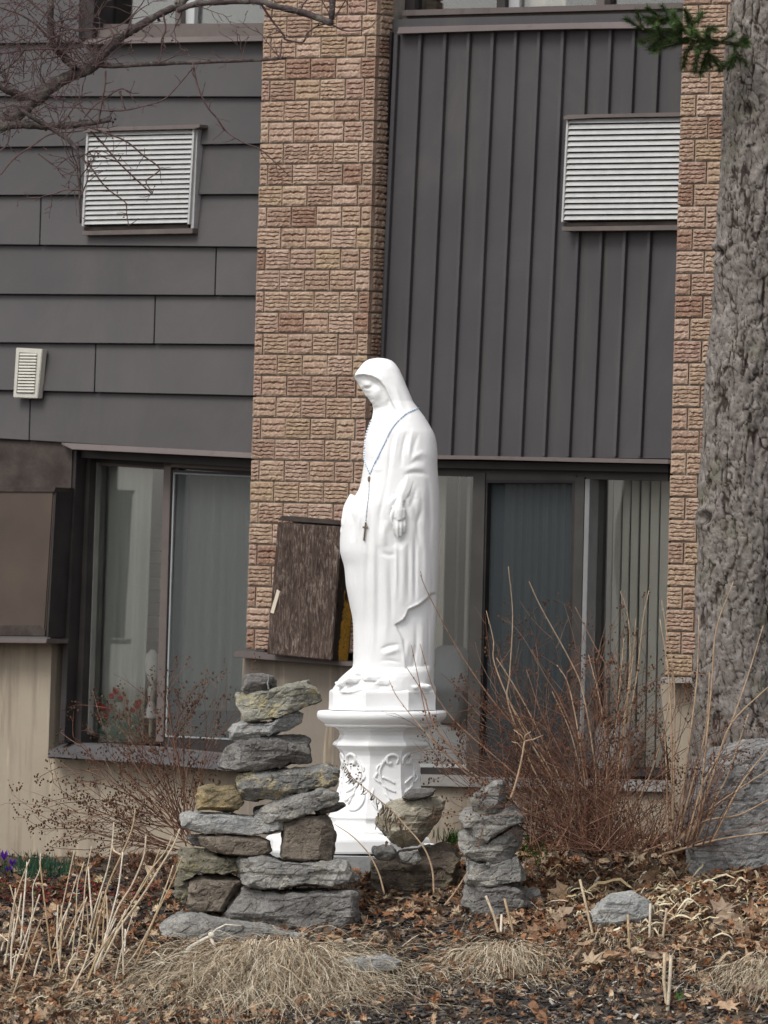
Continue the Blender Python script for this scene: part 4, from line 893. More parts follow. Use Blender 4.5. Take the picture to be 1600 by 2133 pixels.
def octa(mb, rows, cx=None, phase=15., n=8, sub=6, base=Vector((0, 0, 0)), flat=.93):
    vs = []; N2 = n*sub
    for (y, r) in rows:
        c = 795.5 - .028*(y-1480) if cx is None else cx
        for i in range(n):
            a0 = math.radians(phase+i*45); a1 = math.radians(phase+(i+1)*45)
            for k in range(sub):
                t = k/sub; x = math.cos(a0)*(1-t)+math.cos(a1)*t; d = math.sin(a0)*(1-t)+math.sin(a1)*t
                if flat > 1: l = math.hypot(x, d); x, d = x/l, d/l
                vs.append(S(c+x*r, y, d*r)-base)
    k = len(rows); mb.add(vs, [(j*N2+i, j*N2+(i+1) % N2, (j+1)*N2+(i+1) % N2, (j+1)*N2+i) for j in range(k-1) for i in range(N2)] + [tuple(range(N2))[::-1], tuple(range((k-1)*N2, k*N2))])
pm = MB(); octa(pm, [(1434, 100), (1437, 112), (1440, 115.5), (1444, 116), (1470, 116), (1478, 116.5), (1479, 100)], phase=17, base=ST0.location)
PL = pm.build('plinth', WHITE, ST0); 
def bev(o, w, seg=2):
    bm = bmesh.new(); bm.from_mesh(o.data); bmesh.ops.recalc_face_normals(bm, faces=bm.faces); bm.to_mesh(o.data); bm.free()
bev(PL, .002)
# pedestal
PB = Vector((S(790, 1775).x, YT, S(790, 1775).z)); PED = empty('pedestal', PB); tag(PED, 'white octagonal pedestal with leaf scrolls carrying the statue', 'pedestal')
cm = MB(); octa(cm, [(1479.5, 100), (1480, 130), (1481, 133), (1486, 135), (1492, 135), (1497, 132), (1502, 126), (1506, 119), (1507, 117), (1508, 119), (1512, 117), (1514, 100)], base=PB, flat=2)
cm.build('capital', WHITE, PED, True)
sm = MB(); octa(sm, [(1513, 98), (1515, 101), (1522, 92), (1530, 89), (1540, 93), (1545, 101), (1549, 104), (1552, 104), (1554, 100), (1562, 90), (1572, 85), (1590, 84), (1620, 86), (1645, 90), (1672, 96), (1695, 106), (1701, 109), (1704, 104), (1712, 103), (1724, 108), (1730, 114), (1733, 113)], base=PB, phase=15)
SHF = sm.build('shaft', WHITE, PED); bev(SHF, .003)
bm_ = MB(); octa(bm_, [(1728, 108), (1734, 128), (1740, 168), (1744, 175), (1748, 177), (1768, 179), (1772, 177), (1773, 100)], cx=724, base=PB, phase=15)
BS = bm_.build('base', WHITE, PED); bev(BS, .003)
# leaf scrolls in relief on each face
for i in range(8):
    am = math.radians(15+45*i+22.5); rm = MB()
    def Q(u, y, out):      # u across the face (-1..1), picture row y
        r = np.interp(y, [1560, 1590, 1645, 1700], [90, 84, 90, 108])*.924; hw = r*.414
        c = 795.5-.028*(y-1480); x = math.cos(am)*(r+out) - math.sin(am)*u*hw; d = math.sin(am)*(r+out) + math.cos(am)*u*hw
        return S(c+x, y, d) - PB
    fl = 1 if i % 2 else -1
    def st(pts, r0, r1): rm.tube(spline([Q(u*fl, y, o*.6-1.2) for u, y, o in pts], 5), r0*PX*.85, r1*PX*.85, 7)
    st([(-.75, 1590, 1), (-.8, 1576, 4), (-.45, 1569, 6), (-.1, 1574, 6), (-.15, 1586, 5), (-.4, 1588, 4)], 3, 5)
    st([(-.1, 1576, 3), (.25, 1592, 3), (.35, 1612, 2), (.0, 1640, 2), (-.3, 1672, 2)], 4.5, 2.5)
    st([(.35, 1590, 2), (.55, 1600, 4), (.35, 1612, 4)], 3.5, 2); st([(.5, 1608, 2), (.65, 1618, 4), (.3, 1628, 4)], 3.5, 2)
    st([(-.6, 1630, 1), (-.25, 1622, 4), (.15, 1616, 4)], 3, 3); st([(-.65, 1648, 1), (-.3, 1642, 4), (.1, 1634, 4)], 3, 3); st([(-.6, 1666, 1), (-.3, 1660, 4), (-.02, 1650, 4)], 3, 3)
    st([(.7, 1640, 1), (.75, 1664, 3), (.4, 1682, 4), (-.1, 1684, 3)], 2.5, 3.5)
    rm.build('leaf_relief', WHITE, PED, True)
# concrete footing, slightly wider
gm = MB(); gm.box((-.12, 0, -.11), (.80, .72, .215)); gm.v = [tuple(Matrix.Rotation(.35, 3, 'Z') @ Vector(v)) for v in gm.v]
G0 = gm.build('footing', simple('concrete_footing', (.36, .38, .38), (.46, .47, .46), 9, .9, .5)); G0.location = PB + Vector((0, 0, -.003)); tag(G0, 'pale concrete footing slab under the white pedestal', 'slab')
lump('paint_flakes', Vector((S(893, 1751).x, YT-.46, S(893, 1751).z)), (.045, .03, .012), WHITE, 'white paint flake beside the beige rock', 'paint flake', 41, 16)
lump('paint_flakes', Vector((S(928, 1751).x, YT-.46, S(928, 1750).z)), (.035, .03, .016), WHITE, 'smaller white paint flake beside the green grass tuft', 'paint flake', 42, 16)
# rosary laid on the figure
dg = bpy.context.evaluated_depsgraph_get()
fme = FIG.data; bvh = BVHTree.FromPolygons([v.co+ST0.location for v in fme.vertices], [tuple(p.vertices) for p in fme.polygons])
def onfig(px, py, lift=.004):
    d = ray(px, py).normalized(); h = bvh.ray_cast(CAM, d, 60)
    return (h[0]-d*lift) if h[0] is not None else at(px, py, YT-.02)
RO = empty('rosary', onfig(769, 998)); tag(RO, 'pale blue beaded rosary with a brown crucifix draped on the statue', 'rosary')
ro = RO.location.copy()
def chain(pts, step=3.6): 
    out = []; P = [Vector((a, b_, 0)) for a, b_ in pts]; S2 = spline(P, 6); L = 0; last = S2[0]; out.append(last)
    for q in S2:
        if (q-last).length >= step: out.append(q); last = q
    return out
BLU = simple('blue_beads', (.20, .38, .66), (.42, .58, .80), 60, .25, 0, .5); BLP = simple('glass_beads', (.62, .72, .85), (.8, .86, .92), 60, .15, 0, .6); BRZ = simple('brown_metal', (.13, .10, .07), (.2, .15, .1), 60, .45, 0, .5)
b1 = MB(); c1_ = MB()
s1 = [onfig(q.x, q.y) for q in chain([(872, 850), (860, 855), (846, 862), (826, 880), (812, 900), (800, 925), (788, 950), (778, 970), (771, 986)])]
for k, p in enumerate(s1):
    if k % 11 != 10: b1.blob(p-ro, .0038)
c1_.tube([p-ro for p in s1], .001, .001, 4)
b2 = MB(); s2 = [onfig(q.x+.8, q.y) for q in chain([(774, 876), (767, 893), (762, 910), (759.5, 935), (759, 950), (761, 964), (766, 976), (770, 986)], 4.2)]
for p in s2: b2.blob(p-ro+Vector((-.002, 0, 0)), .0054)
s3 = [onfig(q.x, q.y) for q in chain([(769, 1004), (768, 1030), (765, 1055), (762, 1084)], 5)]
for p in s3[1:]: b1.blob(p-ro, .0030)
c1_.tube([p-ro for p in s3], .001, .001, 4)
b1.build('bead', BLU, RO, True); b2.build('glass_bead', BLP, RO, True); c1_.build('cord', BRZ, RO)
md_ = MB(); md_.blob(onfig(769, 998, .006)-ro, .010, sx=.8, sy=.35, sz=1.5); md_.build('medal', BRZ, RO, True)
cx_ = MB(); a0 = onfig(762, 1088, .008)-ro; a1 = onfig(758, 1126, .008)-ro; a1.y = a0.y = min(a0.y, a1.y)
cx_.tube([a0, a1], .0045, .0045, 4); cx_.tube([a0.lerp(a1, .27)+Vector((-.012, 0, 0)), a0.lerp(a1, .27)+Vector((.012, 0, 0))], .0045, .0045, 4); cx_.build('crucifix', BRZ, RO)

# ------------------------------------------------------------------ conifer trunk, right
BARK = M_bark('conifer_bark', [(.10, .085, .075), (.19, .168, .152), (.32, .295, .27)])
YR = 30.45
TRL = [(-160, 1532, 1700), (0, 1524, 1690), (200, 1508, 1672), (400, 1496, 1664), (520, 1489, 1660), (640, 1488, 1656), (760, 1470, 1650), (860, 1464, 1646), (1000, 1457, 1640), (1150, 1452, 1634), (1300, 1446, 1628), (1420, 1442, 1632), (1540, 1436, 1650), (1640, 1420, 1672), (1760, 1400, 1700)]
ty = np.arange(-160, 1760, 3.2); NB = 210
TL = np.interp(ty, [a[0] for a in TRL], [a[1] for a in TRL]); TR = np.interp(ty, [a[0] for a in TRL], [a[2] for a in TRL])
pts = np.array([at((l+r)/2, y, YR)[:] for l, r, y in zip(TL, TR, ty)]); rr = (TR-TL)/2*YR/FPX
ang = np.linspace(0, 2*np.pi, NB, endpoint=False)
PP = np.repeat(pts, NB, 0); RRr = np.repeat(rr, NB); AN = np.tile(ang, len(ty))
dirs = np.stack([np.cos(AN), np.sin(AN), 0*AN], 1)
Q = np.stack([np.cos(AN)*RRr, np.sin(AN)*RRr, PP[:, 2]], 1)
warp = fbm(Q*9, 2, 3)[:, None]*.045
d1, d2, idn = voro((Q+warp)*np.array([32, 32, 9]), 5); e = d2-d1
d1b, d2b, idb = voro((Q+warp*.6)*np.array([75, 75, 30]), 9)
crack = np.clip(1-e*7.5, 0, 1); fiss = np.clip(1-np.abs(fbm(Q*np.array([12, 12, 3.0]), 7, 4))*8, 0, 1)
disp = .0055*(idn-.4)-.0050*crack-.0080*fiss+.0045*(idb-.5)-.0025*np.clip(1-(d2b-d1b)*6, 0, 1)+.010*fbm(Q*3.1, 1, 3)+.0035*fbm(Q*np.array([45, 45, 25]), 8, 3)+.004*np.tanh(4*fbm(Q*np.array([20, 20, 8]), 12, 3))
for (kx, ky, kr) in ((1556, 235, 20), (1497, 528, 16), (1466, 745, 12), (1470, 1080, 17)):   # knots and scars
    k = at(kx, ky, YR); dk = np.hypot((PP[:, 0]+dirs[:, 0]*RRr-k.x)*1.25, PP[:, 2]-k.z)/(kr*YR/FPX)
    w = np.where(dirs[:, 1] < .1, 1., 0.); disp += w*(-.022*np.exp(-(dk/.7)**2) + .012*np.exp(-((dk-1.1)/.45)**2)); crack = np.clip(crack+w*np.exp(-(dk/.55)**2), 0, 1)
VV = PP + dirs*(RRr+disp)[:, None]
TREE = empty('conifer_tree', pts[-1]); tag(TREE, 'thick rough barked conifer trunk with one green branch before the right brick pier', 'tree')
VV2 = VV - pts[-1]
n_ = len(ty); o = mk('trunk', VV2.tolist(), [(j*NB+i, j*NB+(i+1) % NB, (j+1)*NB+(i+1) % NB, (j+1)*NB+i) for j in range(n_-1) for i in range(NB)], BARK, TREE, True)
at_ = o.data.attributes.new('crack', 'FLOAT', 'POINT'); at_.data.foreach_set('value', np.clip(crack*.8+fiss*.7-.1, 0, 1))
# green needled branch
NEED = rnd_mat('needles', [(0, (.028, .058, .022)), (.3, (.05, .095, .028)), (.55, (.08, .135, .04)), (.8, (.03, .055, .028)), (.88, (.10, .13, .04)), (.95, (.16, .11, .035))])
TWG = simple('twig_bark', (.10, .065, .045), (.17, .12, .08), 30, .9, .3)
BRN = empty('branch', at(1530, 96, 30.2)-Vector(pts[-1]), TREE); bo = at(1530, 96, 30.2)
brs = [[(1545, 92), (1500, 88), (1455, 78), (1420, 60), (1395, 38), (1380, 12)], [(1500, 88), (1440, 84), (1380, 76), (1340, 62), (1303, 38)], [(1455, 78), (1420, 62), (1380, 38), (1347, 15)],
       [(1450, 80), (1440, 55), (1455, 40), (1462, 28)], [(1440, 84), (1400, 92), (1370, 102), (1365, 108)], [(1450, 86), (1430, 110), (1424, 140)], [(1460, 88), (1452, 118), (1446, 150)],
       [(1480, 88), (1476, 112), (1480, 140)], [(1530, 92), (1532, 112), (1528, 138)], [(1540, 92), (1552, 84), (1556, 92)], [(1500, 86), (1520, 76), (1530, 70)], [(1480, 84), (1470, 66), (1490, 60)],
       [(1560, 98), (1540, 94), (1520, 90)], [(1420, 72), (1400, 66), (1372, 62)], [(1400, 80), (1384, 92), (1366, 88)]]
nm = MB(); tm = MB(); rn = random.Random(4)
for _ in range(26):
    b0 = rn.choice(brs[:4]+brs[7:9]); i_ = rn.randrange(1, len(b0)-1); x_, y_ = b0[i_]; dx_, dy_ = b0[-1][0]-b0[0][0], b0[-1][1]-b0[0][1]; a_ = math.atan2(dy_, dx_)+rn.choice((-1, 1))*rn.uniform(.3, 1.1); l_ = rn.uniform(22, 48)
    brs.append([(x_, y_), (x_+math.cos(a_)*l_*.5, y_+math.sin(a_)*l_*.5+2), (x_+math.cos(a_)*l_, y_+math.sin(a_)*l_+5)])
for bi, b_ in enumerate(brs):
    yo = rn.uniform(-.10, .10) if bi else 0; k = len(b_)
    P = spline([at(x, y, 30.2 + yo*(i/(k-1)))-bo for i, (x, y) in enumerate(b_)], 6); tm.tube(P, .004 if bi else .008, .0015, 5)
    for i in range(len(P)-1):
        ax = (P[i+1]-P[i]); L = ax.length; ax.normalize()
        for q in range(int(L/.0003)):
            p = P[i].lerp(P[i+1], rn.random()); w = Vector((rn.gauss(0, 1), rn.gauss(0, 1), rn.gauss(0, 1))); w -= ax*w.dot(ax); w.normalize()
            dn = (ax*rn.uniform(.25, .9)+w*rn.uniform(.6, 1)).normalized()*rn.uniform(.022, .046); s = dn.cross(w+ax*.3).normalized()*.0013
            nm.add([p-s, p+s, p+dn], [(0, 1, 2)])
tm.build('twig', TWG, BRN); tag(nm.build('needles', NEED, BRN), kind='stuff')

# ------------------------------------------------------------------ bare branches, upper left
BB = M_rock('grey_branch_bark', (.05, .036, .036), (.10, .08, .078), (.17, .17, .13), .6, (.03, .02, .02))
BB2 = simple('red_brown_twig', (.06, .035, .033), (.11, .07, .065), 40, .85, .2)
YB = 29.6
BT = empty('bare_tree', at(-420, 1830, YB)); tag(BT, 'leafless tree with crooked lichened branches reaching in at the upper left', 'tree'); bto = BT.location.copy()
main = [([(-900, 560), (-420, 330), (-120, 275), (-20, 262), (30, 240), (66, 213), (115, 175), (157, 154), (196, 136), (224, 101), (252, 77), (280, 60), (322, 35), (371, 10), (400, -14), (430, -40)], 20, 5, 0),
        ([(-60, 150), (0, 178), (35, 196), (66, 213)], 8, 11, .02), ([(100, -40), (105, 0), (108, 84), (133, 119), (157, 142)], 6, 8, .02),
        ([(205, 135), (240, 137), (315, 133), (402, 130), (480, 127), (560, 124), (595, 121)], 6, 2.5, 0), ([(371, 21), (395, 12), (420, 7), (480, 3), (545, 3), (567, 11), (626, 25), (665, 38), (690, 48)], 6, 7, .05),
        ([(693, -20), (692, 20), (689, 50)], 7, 6, .05), ([(35, 217), (60, 240), (91, 259), (125, 280), (150, 301), (163, 325), (166, 390), (168, 465)], 5, 2.6, .06),
        ([(-30, 280), (0, 264), (50, 260), (105, 263), (175, 258), (231, 249)], 11, 5, .03)]
mb = MB()
def P2(x, y, d=0): return at(x, y, YB-d)-bto
lines = []
for pts_, r0, r1, d in main:
    Q = spline([P2(x, y, d+.02*math.sin(i*1.7)) for i, (x, y) in enumerate(pts_)], 6)
    rs = [(r0+(r1-r0)*i/(len(Q)-1))*YB/FPX*U(.88, 1.15) for i in range(len(Q))]; mb.tube(Q, 0, 0, 9, 0, rs); lines.append((pts_, r0))
for k in range(70):
    pts_, r0 = random.choice(lines[:2]+lines[7:8]); i = random.randrange(3, len(pts_)) if len(pts_) > 4 else 1
    x, y = pts_[min(i, len(pts_)-1)]
    if x > -40: mb.blob(P2(x+U(-10, 10), y+U(-8, 8), .01), U(2, 4.5)*.002)
bb = mb.build('branch', BB, BT, True)
tw = MB()
def twig(p, a, L, r, dep=0, zd=0.):
    n = max(4, int(L/11)); x, y = p; P = [P2(x, y, zd)]; w = U(-.12, .12); pts_ = [(x, y)]
    for i in range(n):
        a += w*.5 + U(-.28, .28); s = L/n; x += math.cos(a)*s; y += math.sin(a)*s; zd += U(-.012, .012); P.append(P2(x, y, zd)); pts_.append((x, y))
    tw.tube(P, r*.00205, max(.5, r*.35)*.00205, 4)
    for q in pts_[1:]:
        if R() < .33: tw.blob(P2(q[0]+U(-1, 1), q[1]+U(-1, 1), zd), U(1.0, 1.9)*.0021)
    if dep < 2:
        for q in pts_[1:]:
            if R() < (.42 if dep == 0 else .25): twig(q, a+random.choice((-1, 1))*U(.5, 1.25), L*U(.3, .6), r*.6, dep+1, zd)
    return pts_
for pts_, r0, r1 in [([(189, 273), (215, 300), (245, 336), (282, 372), (315, 402)], 2, 1.6), ([(175, 262), (210, 273), (262, 294), (300, 325), (332, 350), (318, 366), (304, 378), (318, 402)], 2.2, 1.2),
        ([(171, 329), (192, 352), (210, 378), (230, 398), (245, 409), (262, 423), (264, 445), (268, 470)], 1.8, 1.1), ([(402, 130), (408, 165), (420, 200), (436, 228), (451, 245), (468, 270), (490, 287), (515, 300), (542, 311), (575, 340), (604, 368)], 2.2, 1),
        ([(402, 140), (376, 172), (350, 200), (330, 212), (301, 220), (265, 229), (227, 231), (196, 227), (150, 224), (105, 224)], 1.6, 1.4), ([(175, 245), (195, 222), (217, 206), (252, 185), (270, 193), (290, 194)], 2, 1),
        ([(220, 147), (219, 175), (213, 210), (208, 240), (202, 268)], 2.2, 1.6), ([(248, 190), (256, 212), (261, 230)], 1.6, 1), ([(0, 365), (30, 330), (70, 302), (105, 280), (160, 274), (180, 270)], 2, 1.4),
        ([(340, 30), (345, 60), (336, 85), (345, 100)], 2.4, 1.4), ([(228, 55), (235, 80), (206, 115), (200, 140)], 2.4, 2), ([(80, 320), (120, 350), (150, 365)], 1.6, 1), ([(-10, 320), (15, 300), (22, 260)], 2, 1.6),
        ([(545, 10), (565, 40), (590, 72), (595, 82), (630, 88), (640, 70), (660, 55), (688, 48)], 2.4, 1.6), ([(690, 50), (720, 64), (765, 60), (785, 42)], 2, 1), ([(693, 40), (670, 0), (660, -20)], 1.6, 1), ([(695, 40), (720, 0), (725, -20)], 1.6, 1),
        ([(625, 24), (640, 0), (680, -10)], 1.6, 1), ([(587, 82), (585, 110), (584, 125)], 1.6, 1.2), ([(0, 112), (70, 103), (160, 100), (250, 70)], 2, 1.4), ([(-10, 160), (40, 120), (75, 60), (100, 20)], 1.8, 1.2),
        ([(60, 0), (130, 55), (190, 60), (250, 52), (290, 15), (305, -10)], 1.8, 1.2), ([(0, 15), (60, 40), (110, 90)], 2, 1.5)]:
    zd = U(.0, .08); tw.tube(spline([P2(x, y, zd+.01*math.sin(i)) for i, (x, y) in enumerate(pts_)], 5), r0*.00205, r1*.00205, 5)
    for i, q in enumerate(pts_[1:]):
        for _ in range(2):
            if R() < .6: twig(q, U(0, 6.28), U(12, 34), 1.0, 2, zd)
for k in range(150):
    pts_, r0 = random.choice(lines); q = random.choice(pts_)
    if not (-40 < q[0] < 400 and -30 < q[1] < 330): continue
    f = U(0, 1); i = random.randrange(len(pts_)-1); q = (pts_[i][0]*(1-f)+pts_[i+1][0]*f, pts_[i][1]*(1-f)+pts_[i+1][1]*f)
    if q[0] < -60: continue
    twig(q, U(-3.3, .4) if R() < .75 else U(0, 6.28), U(35, 105), U(1.0, 1.9), 0, U(-.03, .08))
for k in range(70): twig((U(-30, 200), U(-10, 240)), U(-2.6, -.6), U(40, 110), U(.9, 1.5), 0, U(0, .15))
tw.build('twig', BB2, BT)
mb = MB(); mb.tube([Vector((0, 0, -.1)), Vector((0, 0, 1.0)), P2(-900, 560)+Vector((.1, 0, .0))], .11, .06, 10)
mb.tube([Vector((0, 0, 1.0)), P2(-500, 350), P2(-420, 330)], .09, .045, 10); mb.tube([Vector((0, 0, .95)), P2(-520, 0), P2(-480, -300)], .09, .04, 10); mb.build('trunk', BB, BT, True)

# ------------------------------------------------------------------ shrubs
CANE = simple('tan_cane', (.30, .20, .125), (.46, .34, .23), 30, .8, .2)
RTW = rnd_mat('reddish_twigs', [(0, (.13, .062, .042)), (.3, (.19, .098, .066)), (.55, (.26, .155, .105)), (.75, (.12, .058, .04)), (.9, (.075, .04, .03))])
SEED = rnd_mat('seed_heads', [(0, (.06, .032, .022)), (.5, (.10, .05, .03)), (.8, (.15, .075, .04))])
YH = 30.0
SB = empty('bare_shrub', on_ground(1230, 1770) or at(1230, 1770, YH)); tag(SB, 'large leafless shrub of reddish brown twigs before the patio door', 'shrub'); sbo = SB.location.copy()
SB.location.y = sbo.y = YH; 
SB.location.z = sbo.z = gz(sbo.x, YH)-.01
def PS(x, y, d=0, o=None, Y=YH): return at(x, y, Y-d) - (sbo if o is None else o)
canes = [[(876, 1190), (885, 1221), (934, 1318), (995, 1416), (1067, 1508), (1139, 1570), (1200, 1650), (1225, 1740)], [(810, 1416), (831, 1457), (893, 1534), (934, 1575), (975, 1605), (1100, 1690), (1190, 1745)],
 [(857, 1344), (870, 1405), (898, 1528), (940, 1580), (1010, 1640), (1180, 1740)], [(875, 1341), (903, 1436), (934, 1487), (975, 1528), (1080, 1620), (1200, 1740)], [(847, 1390), (882, 1446), (903, 1508), (965, 1590)],
 [(1059, 1180), (1068, 1282), (1062, 1405), (1060, 1470), (1120, 1620), (1210, 1740)], [(1102, 1211), (1128, 1267), (1190, 1380), (1215, 1446), (1240, 1600), (1245, 1740)], [(1013, 1272), (1028, 1334), (1031, 1385), (1080, 1500), (1160, 1640), (1215, 1740)],
 [(1095, 1390), (1128, 1487), (1159, 1549), (1210, 1660), (1230, 1740)], [(1108, 1354), (1134, 1405), (1170, 1467), (1220, 1600), (1235, 1740)], [(1198, 1264), (1241, 1349), (1277, 1421), (1290, 1560), (1255, 1740)], [(1226, 1364), (1251, 1467), (1265, 1600), (1250, 1740)],
 [(1292, 1231), (1308, 1282), (1313, 1385), (1300, 1500), (1280, 1650), (1260, 1740)], [(1034, 1370), (1078, 1440), (1130, 1540), (1200, 1700), (1220, 1745)], [(1160, 1385), (1185, 1430), (1210, 1560), (1230, 1740)], [(1265, 1430), (1262, 1520), (1258, 1640), (1250, 1740)],
 [(1150, 1440), (1190, 1530), (1215, 1640), (1240, 1745)], [(1060, 1460), (1120, 1560), (1190, 1680), (1225, 1745)], [(1325, 1290), (1318, 1380), (1300, 1520), (1270, 1740)], [(1352, 1230), (1340, 1290), (1325, 1420), (1290, 1600), (1262, 1740)],
 [(1378, 1250), (1388, 1310), (1400, 1420), (1360, 1600), (1290, 1740)], [(1300, 1330), (1290, 1440), (1275, 1600), (1255, 1740)]]
rcanes = [[(1528, 1211), (1492, 1313), (1482, 1436), (1462, 1641), (1450, 1760)], [(1590, 1303), (1549, 1436), (1498, 1570), (1462, 1641), (1430, 1755)], [(1600, 1431), (1523, 1508), (1490, 1600), (1440, 1750)], [(1456, 1282), (1451, 1426), (1426, 1621), (1415, 1750)],
 [(1390, 1375), (1405, 1426), (1403, 1641), (1400, 1750)], [(1559, 1487), (1518, 1610), (1492, 1662), (1450, 1755)], [(1640, 1590), (1600, 1605), (1498, 1672), (1446, 1713), (1400, 1760)], [(1640, 1655), (1600, 1667), (1539, 1698), (1462, 1713), (1390, 1770)], [(1640, 1722), (1600, 1734), (1498, 1749), (1380, 1780)],
 [(1385, 1530), (1388, 1600), (1392, 1750)], [(1478, 1400), (1470, 1520), (1440, 1640), (1410, 1750)], [(1375, 1290), (1392, 1400), (1400, 1560), (1398, 1750)], [(1600, 1560), (1540, 1640), (1480, 1760)]]
for c in canes+rcanes:
    m_ = MB(); d = U(-.12, .16); k = len(c); Q = spline([PS(x, y, d*(1-i/(k-1))) for i, (x, y) in enumerate(c)], 5)
    thick = 2.3 if c in rcanes else 1.7
    m_.tube(Q, thick*.42*.0021, thick*.0021*1.25, 6)
    for q in Q[2:-4:4]: m_.blob(q+Vector((U(-.002, .002), 0, 0)), .0036, sz=1.4)
    m_.build('cane', CANE if (c in rcanes or R() < .55) else RTW, SB, True)
tb = MB(); sd = MB()
def shrub_stem(tbm, sdm, x, y, a, L, r, dep, zd, org, Y, seedp=.5, droop=0.):
    n = max(5, int(L/22)); P = [PS(x, y, zd, org, Y)]; pts_ = [(x, y, a)]; w = U(-.05, .05); dz = U(-.012, .012)
    for i in range(n):
        a += w + U(-.10, .10) + droop; s = L/n; x += math.cos(a)*s; y -= math.sin(a)*s; zd += dz; P.append(PS(x, y, zd, org, Y)); pts_.append((x, y, a))
    tbm.tube(P, r*.0021, r*.0021*.45, 4, cap=False)
    if dep < 2:
        for (qx, qy, qa) in pts_[2:]:
            if R() < (.55 if dep == 0 else .4): shrub_stem(tbm, sdm, qx, qy, qa+random.choice((-1, 1))*U(.25, .75), L*U(.15, .36), r*.6, dep+1, zd, org, Y, seedp, droop)
    if R() < seedp and not 600 < x < 870:
        for k in range(random.randint(2, 7)):
            sdm.blob(PS(x+random.gauss(0, 5.5), y+random.gauss(0, 7), zd+U(-.01, .01), org, Y), U(1.2, 2.6)*.0021, sz=U(.8, 1.5))
for k in range(88):
    bx = 1232+random.gauss(0, 58); a = math.pi/2 + random.gauss(.16, .50); L = U(150, 460)*(1-.2*abs(a-1.6))
    if a > 1.9: L *= 1.0
    shrub_stem(tb, sd, bx, 1762+U(-18, 8)-abs(bx-1232)*.1, a, L, U(.8, 1.4), 0, U(-.2, .25), None, YH, .45)
for k in range(34): shrub_stem(tb, sd, 1190+random.gauss(0, 40), 1750+U(-15, 5), math.pi/2+U(.55, 1.25), U(150, 330), U(.7, 1.1), 0, U(-.2, .2), None, YH, .3)
for k in range(270): shrub_stem(tb, sd, 1235+random.gauss(0, 75), 1770+U(-12, 6), math.pi/2+random.gauss(.1, .7), U(50, 150), U(.7, 1.2), 1, U(-.2, .3), None, YH, .15)
for k in range(40): shrub_stem(tb, sd, 1420+random.gauss(0, 30), 1765, math.pi/2+random.gauss(-.35, .5), U(90, 260), U(.7, 1.2), 1, U(-.2, .2), None, YH, .1)
tag(tb.build('twigs', RTW, SB), kind='stuff'); tag(sd.build('seed_heads', SEED, SB), kind='stuff')
# forked tan twig rising out of the small cairn
fk = MB(); fo = at(1072, 1655, 29.72); fk.tube(spline([at(x, y, 29.72)-fo for x, y in ((1064, 1662), (1072, 1640), (1085, 1590), (1093, 1544))], 5), .0052, .0036, 6)
for e_ in ([(1093, 1544), (1086, 1532), (1070, 1520)], [(1093, 1544), (1094, 1532), (1106, 1524)], [(1093, 1544), (1112, 1540), (1132, 1531)], [(1088, 1560), (1078, 1548), (1066, 1545)]): fk.tube([at(x, y, 29.72)-fo for x, y in e_], .0032, .0016, 5)
o = fk.build('dry_twig', CANE, None, True); o.location = fo; tag(o, 'forked tan twig stuck up behind the top of the small right cairn', 'twig')
# left shrub behind the cairn
YL = 31.4
SL = empty('bare_shrub', Vector((at(372, 1790, YL).x, YL, gz(at(372, 1790, YL).x, YL)))); tag(SL, 'smaller leafless shrub with seed heads spreading left from behind the left cairn', 'shrub'); slo = SL.location.copy()
tb = MB(); sd = MB(); random.seed(21)
for k in range(26): shrub_stem(tb, sd, 385+random.gauss(0, 12), 1745+U(-25, 20), math.pi/2+U(.25, 1.35), U(190, 320), U(1.0, 1.6), 0, U(-.15, .15), slo, YL, .6, .008)
for k in range(16): shrub_stem(tb, sd, 390+random.gauss(0, 14), 1740+U(-20, 15), math.pi/2+U(-.2, .25), U(180, 350), U(.9, 1.4), 0, U(-.15, .15), slo, YL, .75)
for k in range(14): shrub_stem(tb, sd, 370+random.gauss(0, 14), 1760+U(-8, 15), math.pi/2+U(1.1, 1.6), U(160, 300), U(.8, 1.3), 0, U(-.15, .15), slo, YL, .6)
tag(tb.build('twigs', RTW, SL), kind='stuff'); tag(sd.build('seed_heads', SEED, SL), kind='stuff')
# ------------------------------------------------------------------ dead fern like stalk before the pedestal
DKL = simple('withered_leaf', (.05, .035, .025), (.12, .085, .055), 50, .9, .3)
WS = empty('withered_stalk', at(904, 1860, 29.7)); tag(WS, 'arching withered stalk with curled leaflets before the pedestal and beige rock', 'stalk'); wo_ = WS.location.copy()
spt = [(718.6, 1594), (733, 1618), (759, 1641), (793, 1669), (816, 1688), (842, 1717), (872, 1751), (889, 1777), (901, 1815), (904, 1862)]
Q = spline([at(x, y, 29.7)-wo_ for x, y in spt], 8); mb = MB(); mb.tube(Q, .0018, .0045, 6); mb.build('stem', CANE, WS, True)
lf = MB()
for i in range(0, len(Q)-30):
    for _ in range(2 if i < 12 else 1):
        L = U(7, 15)*(1+i/40)*.0021; p = Q[i]; d = Vector((U(-.7, .3), U(-.4, .4), -1)).normalized()
        lf.tube([p, p+d*L*.5+Vector((U(-.004, .004), 0, 0)), p+d*L+Vector((U(-.01, .008), 0, .004))], .0012, .0030 if i > 18 else .0018, 4)
for _ in range(40):
    x = U(700, 760); y = 1590+abs(x-718)*.5+U(-8, 30); lf.blob(at(x, y, 29.7)-wo_, U(1, 2.2)*.0021)
for k in range(24):
    q = at(U(785, 815), U(1680, 1760), 29.7)-wo_; d = Vector((U(-.3, .3), 0, -1))*U(.01, .035); lf.tube([q, q+d*.6, q+d], .003, .0012, 4)
tag(lf.build('leaflets', DKL, WS), kind='stuff')
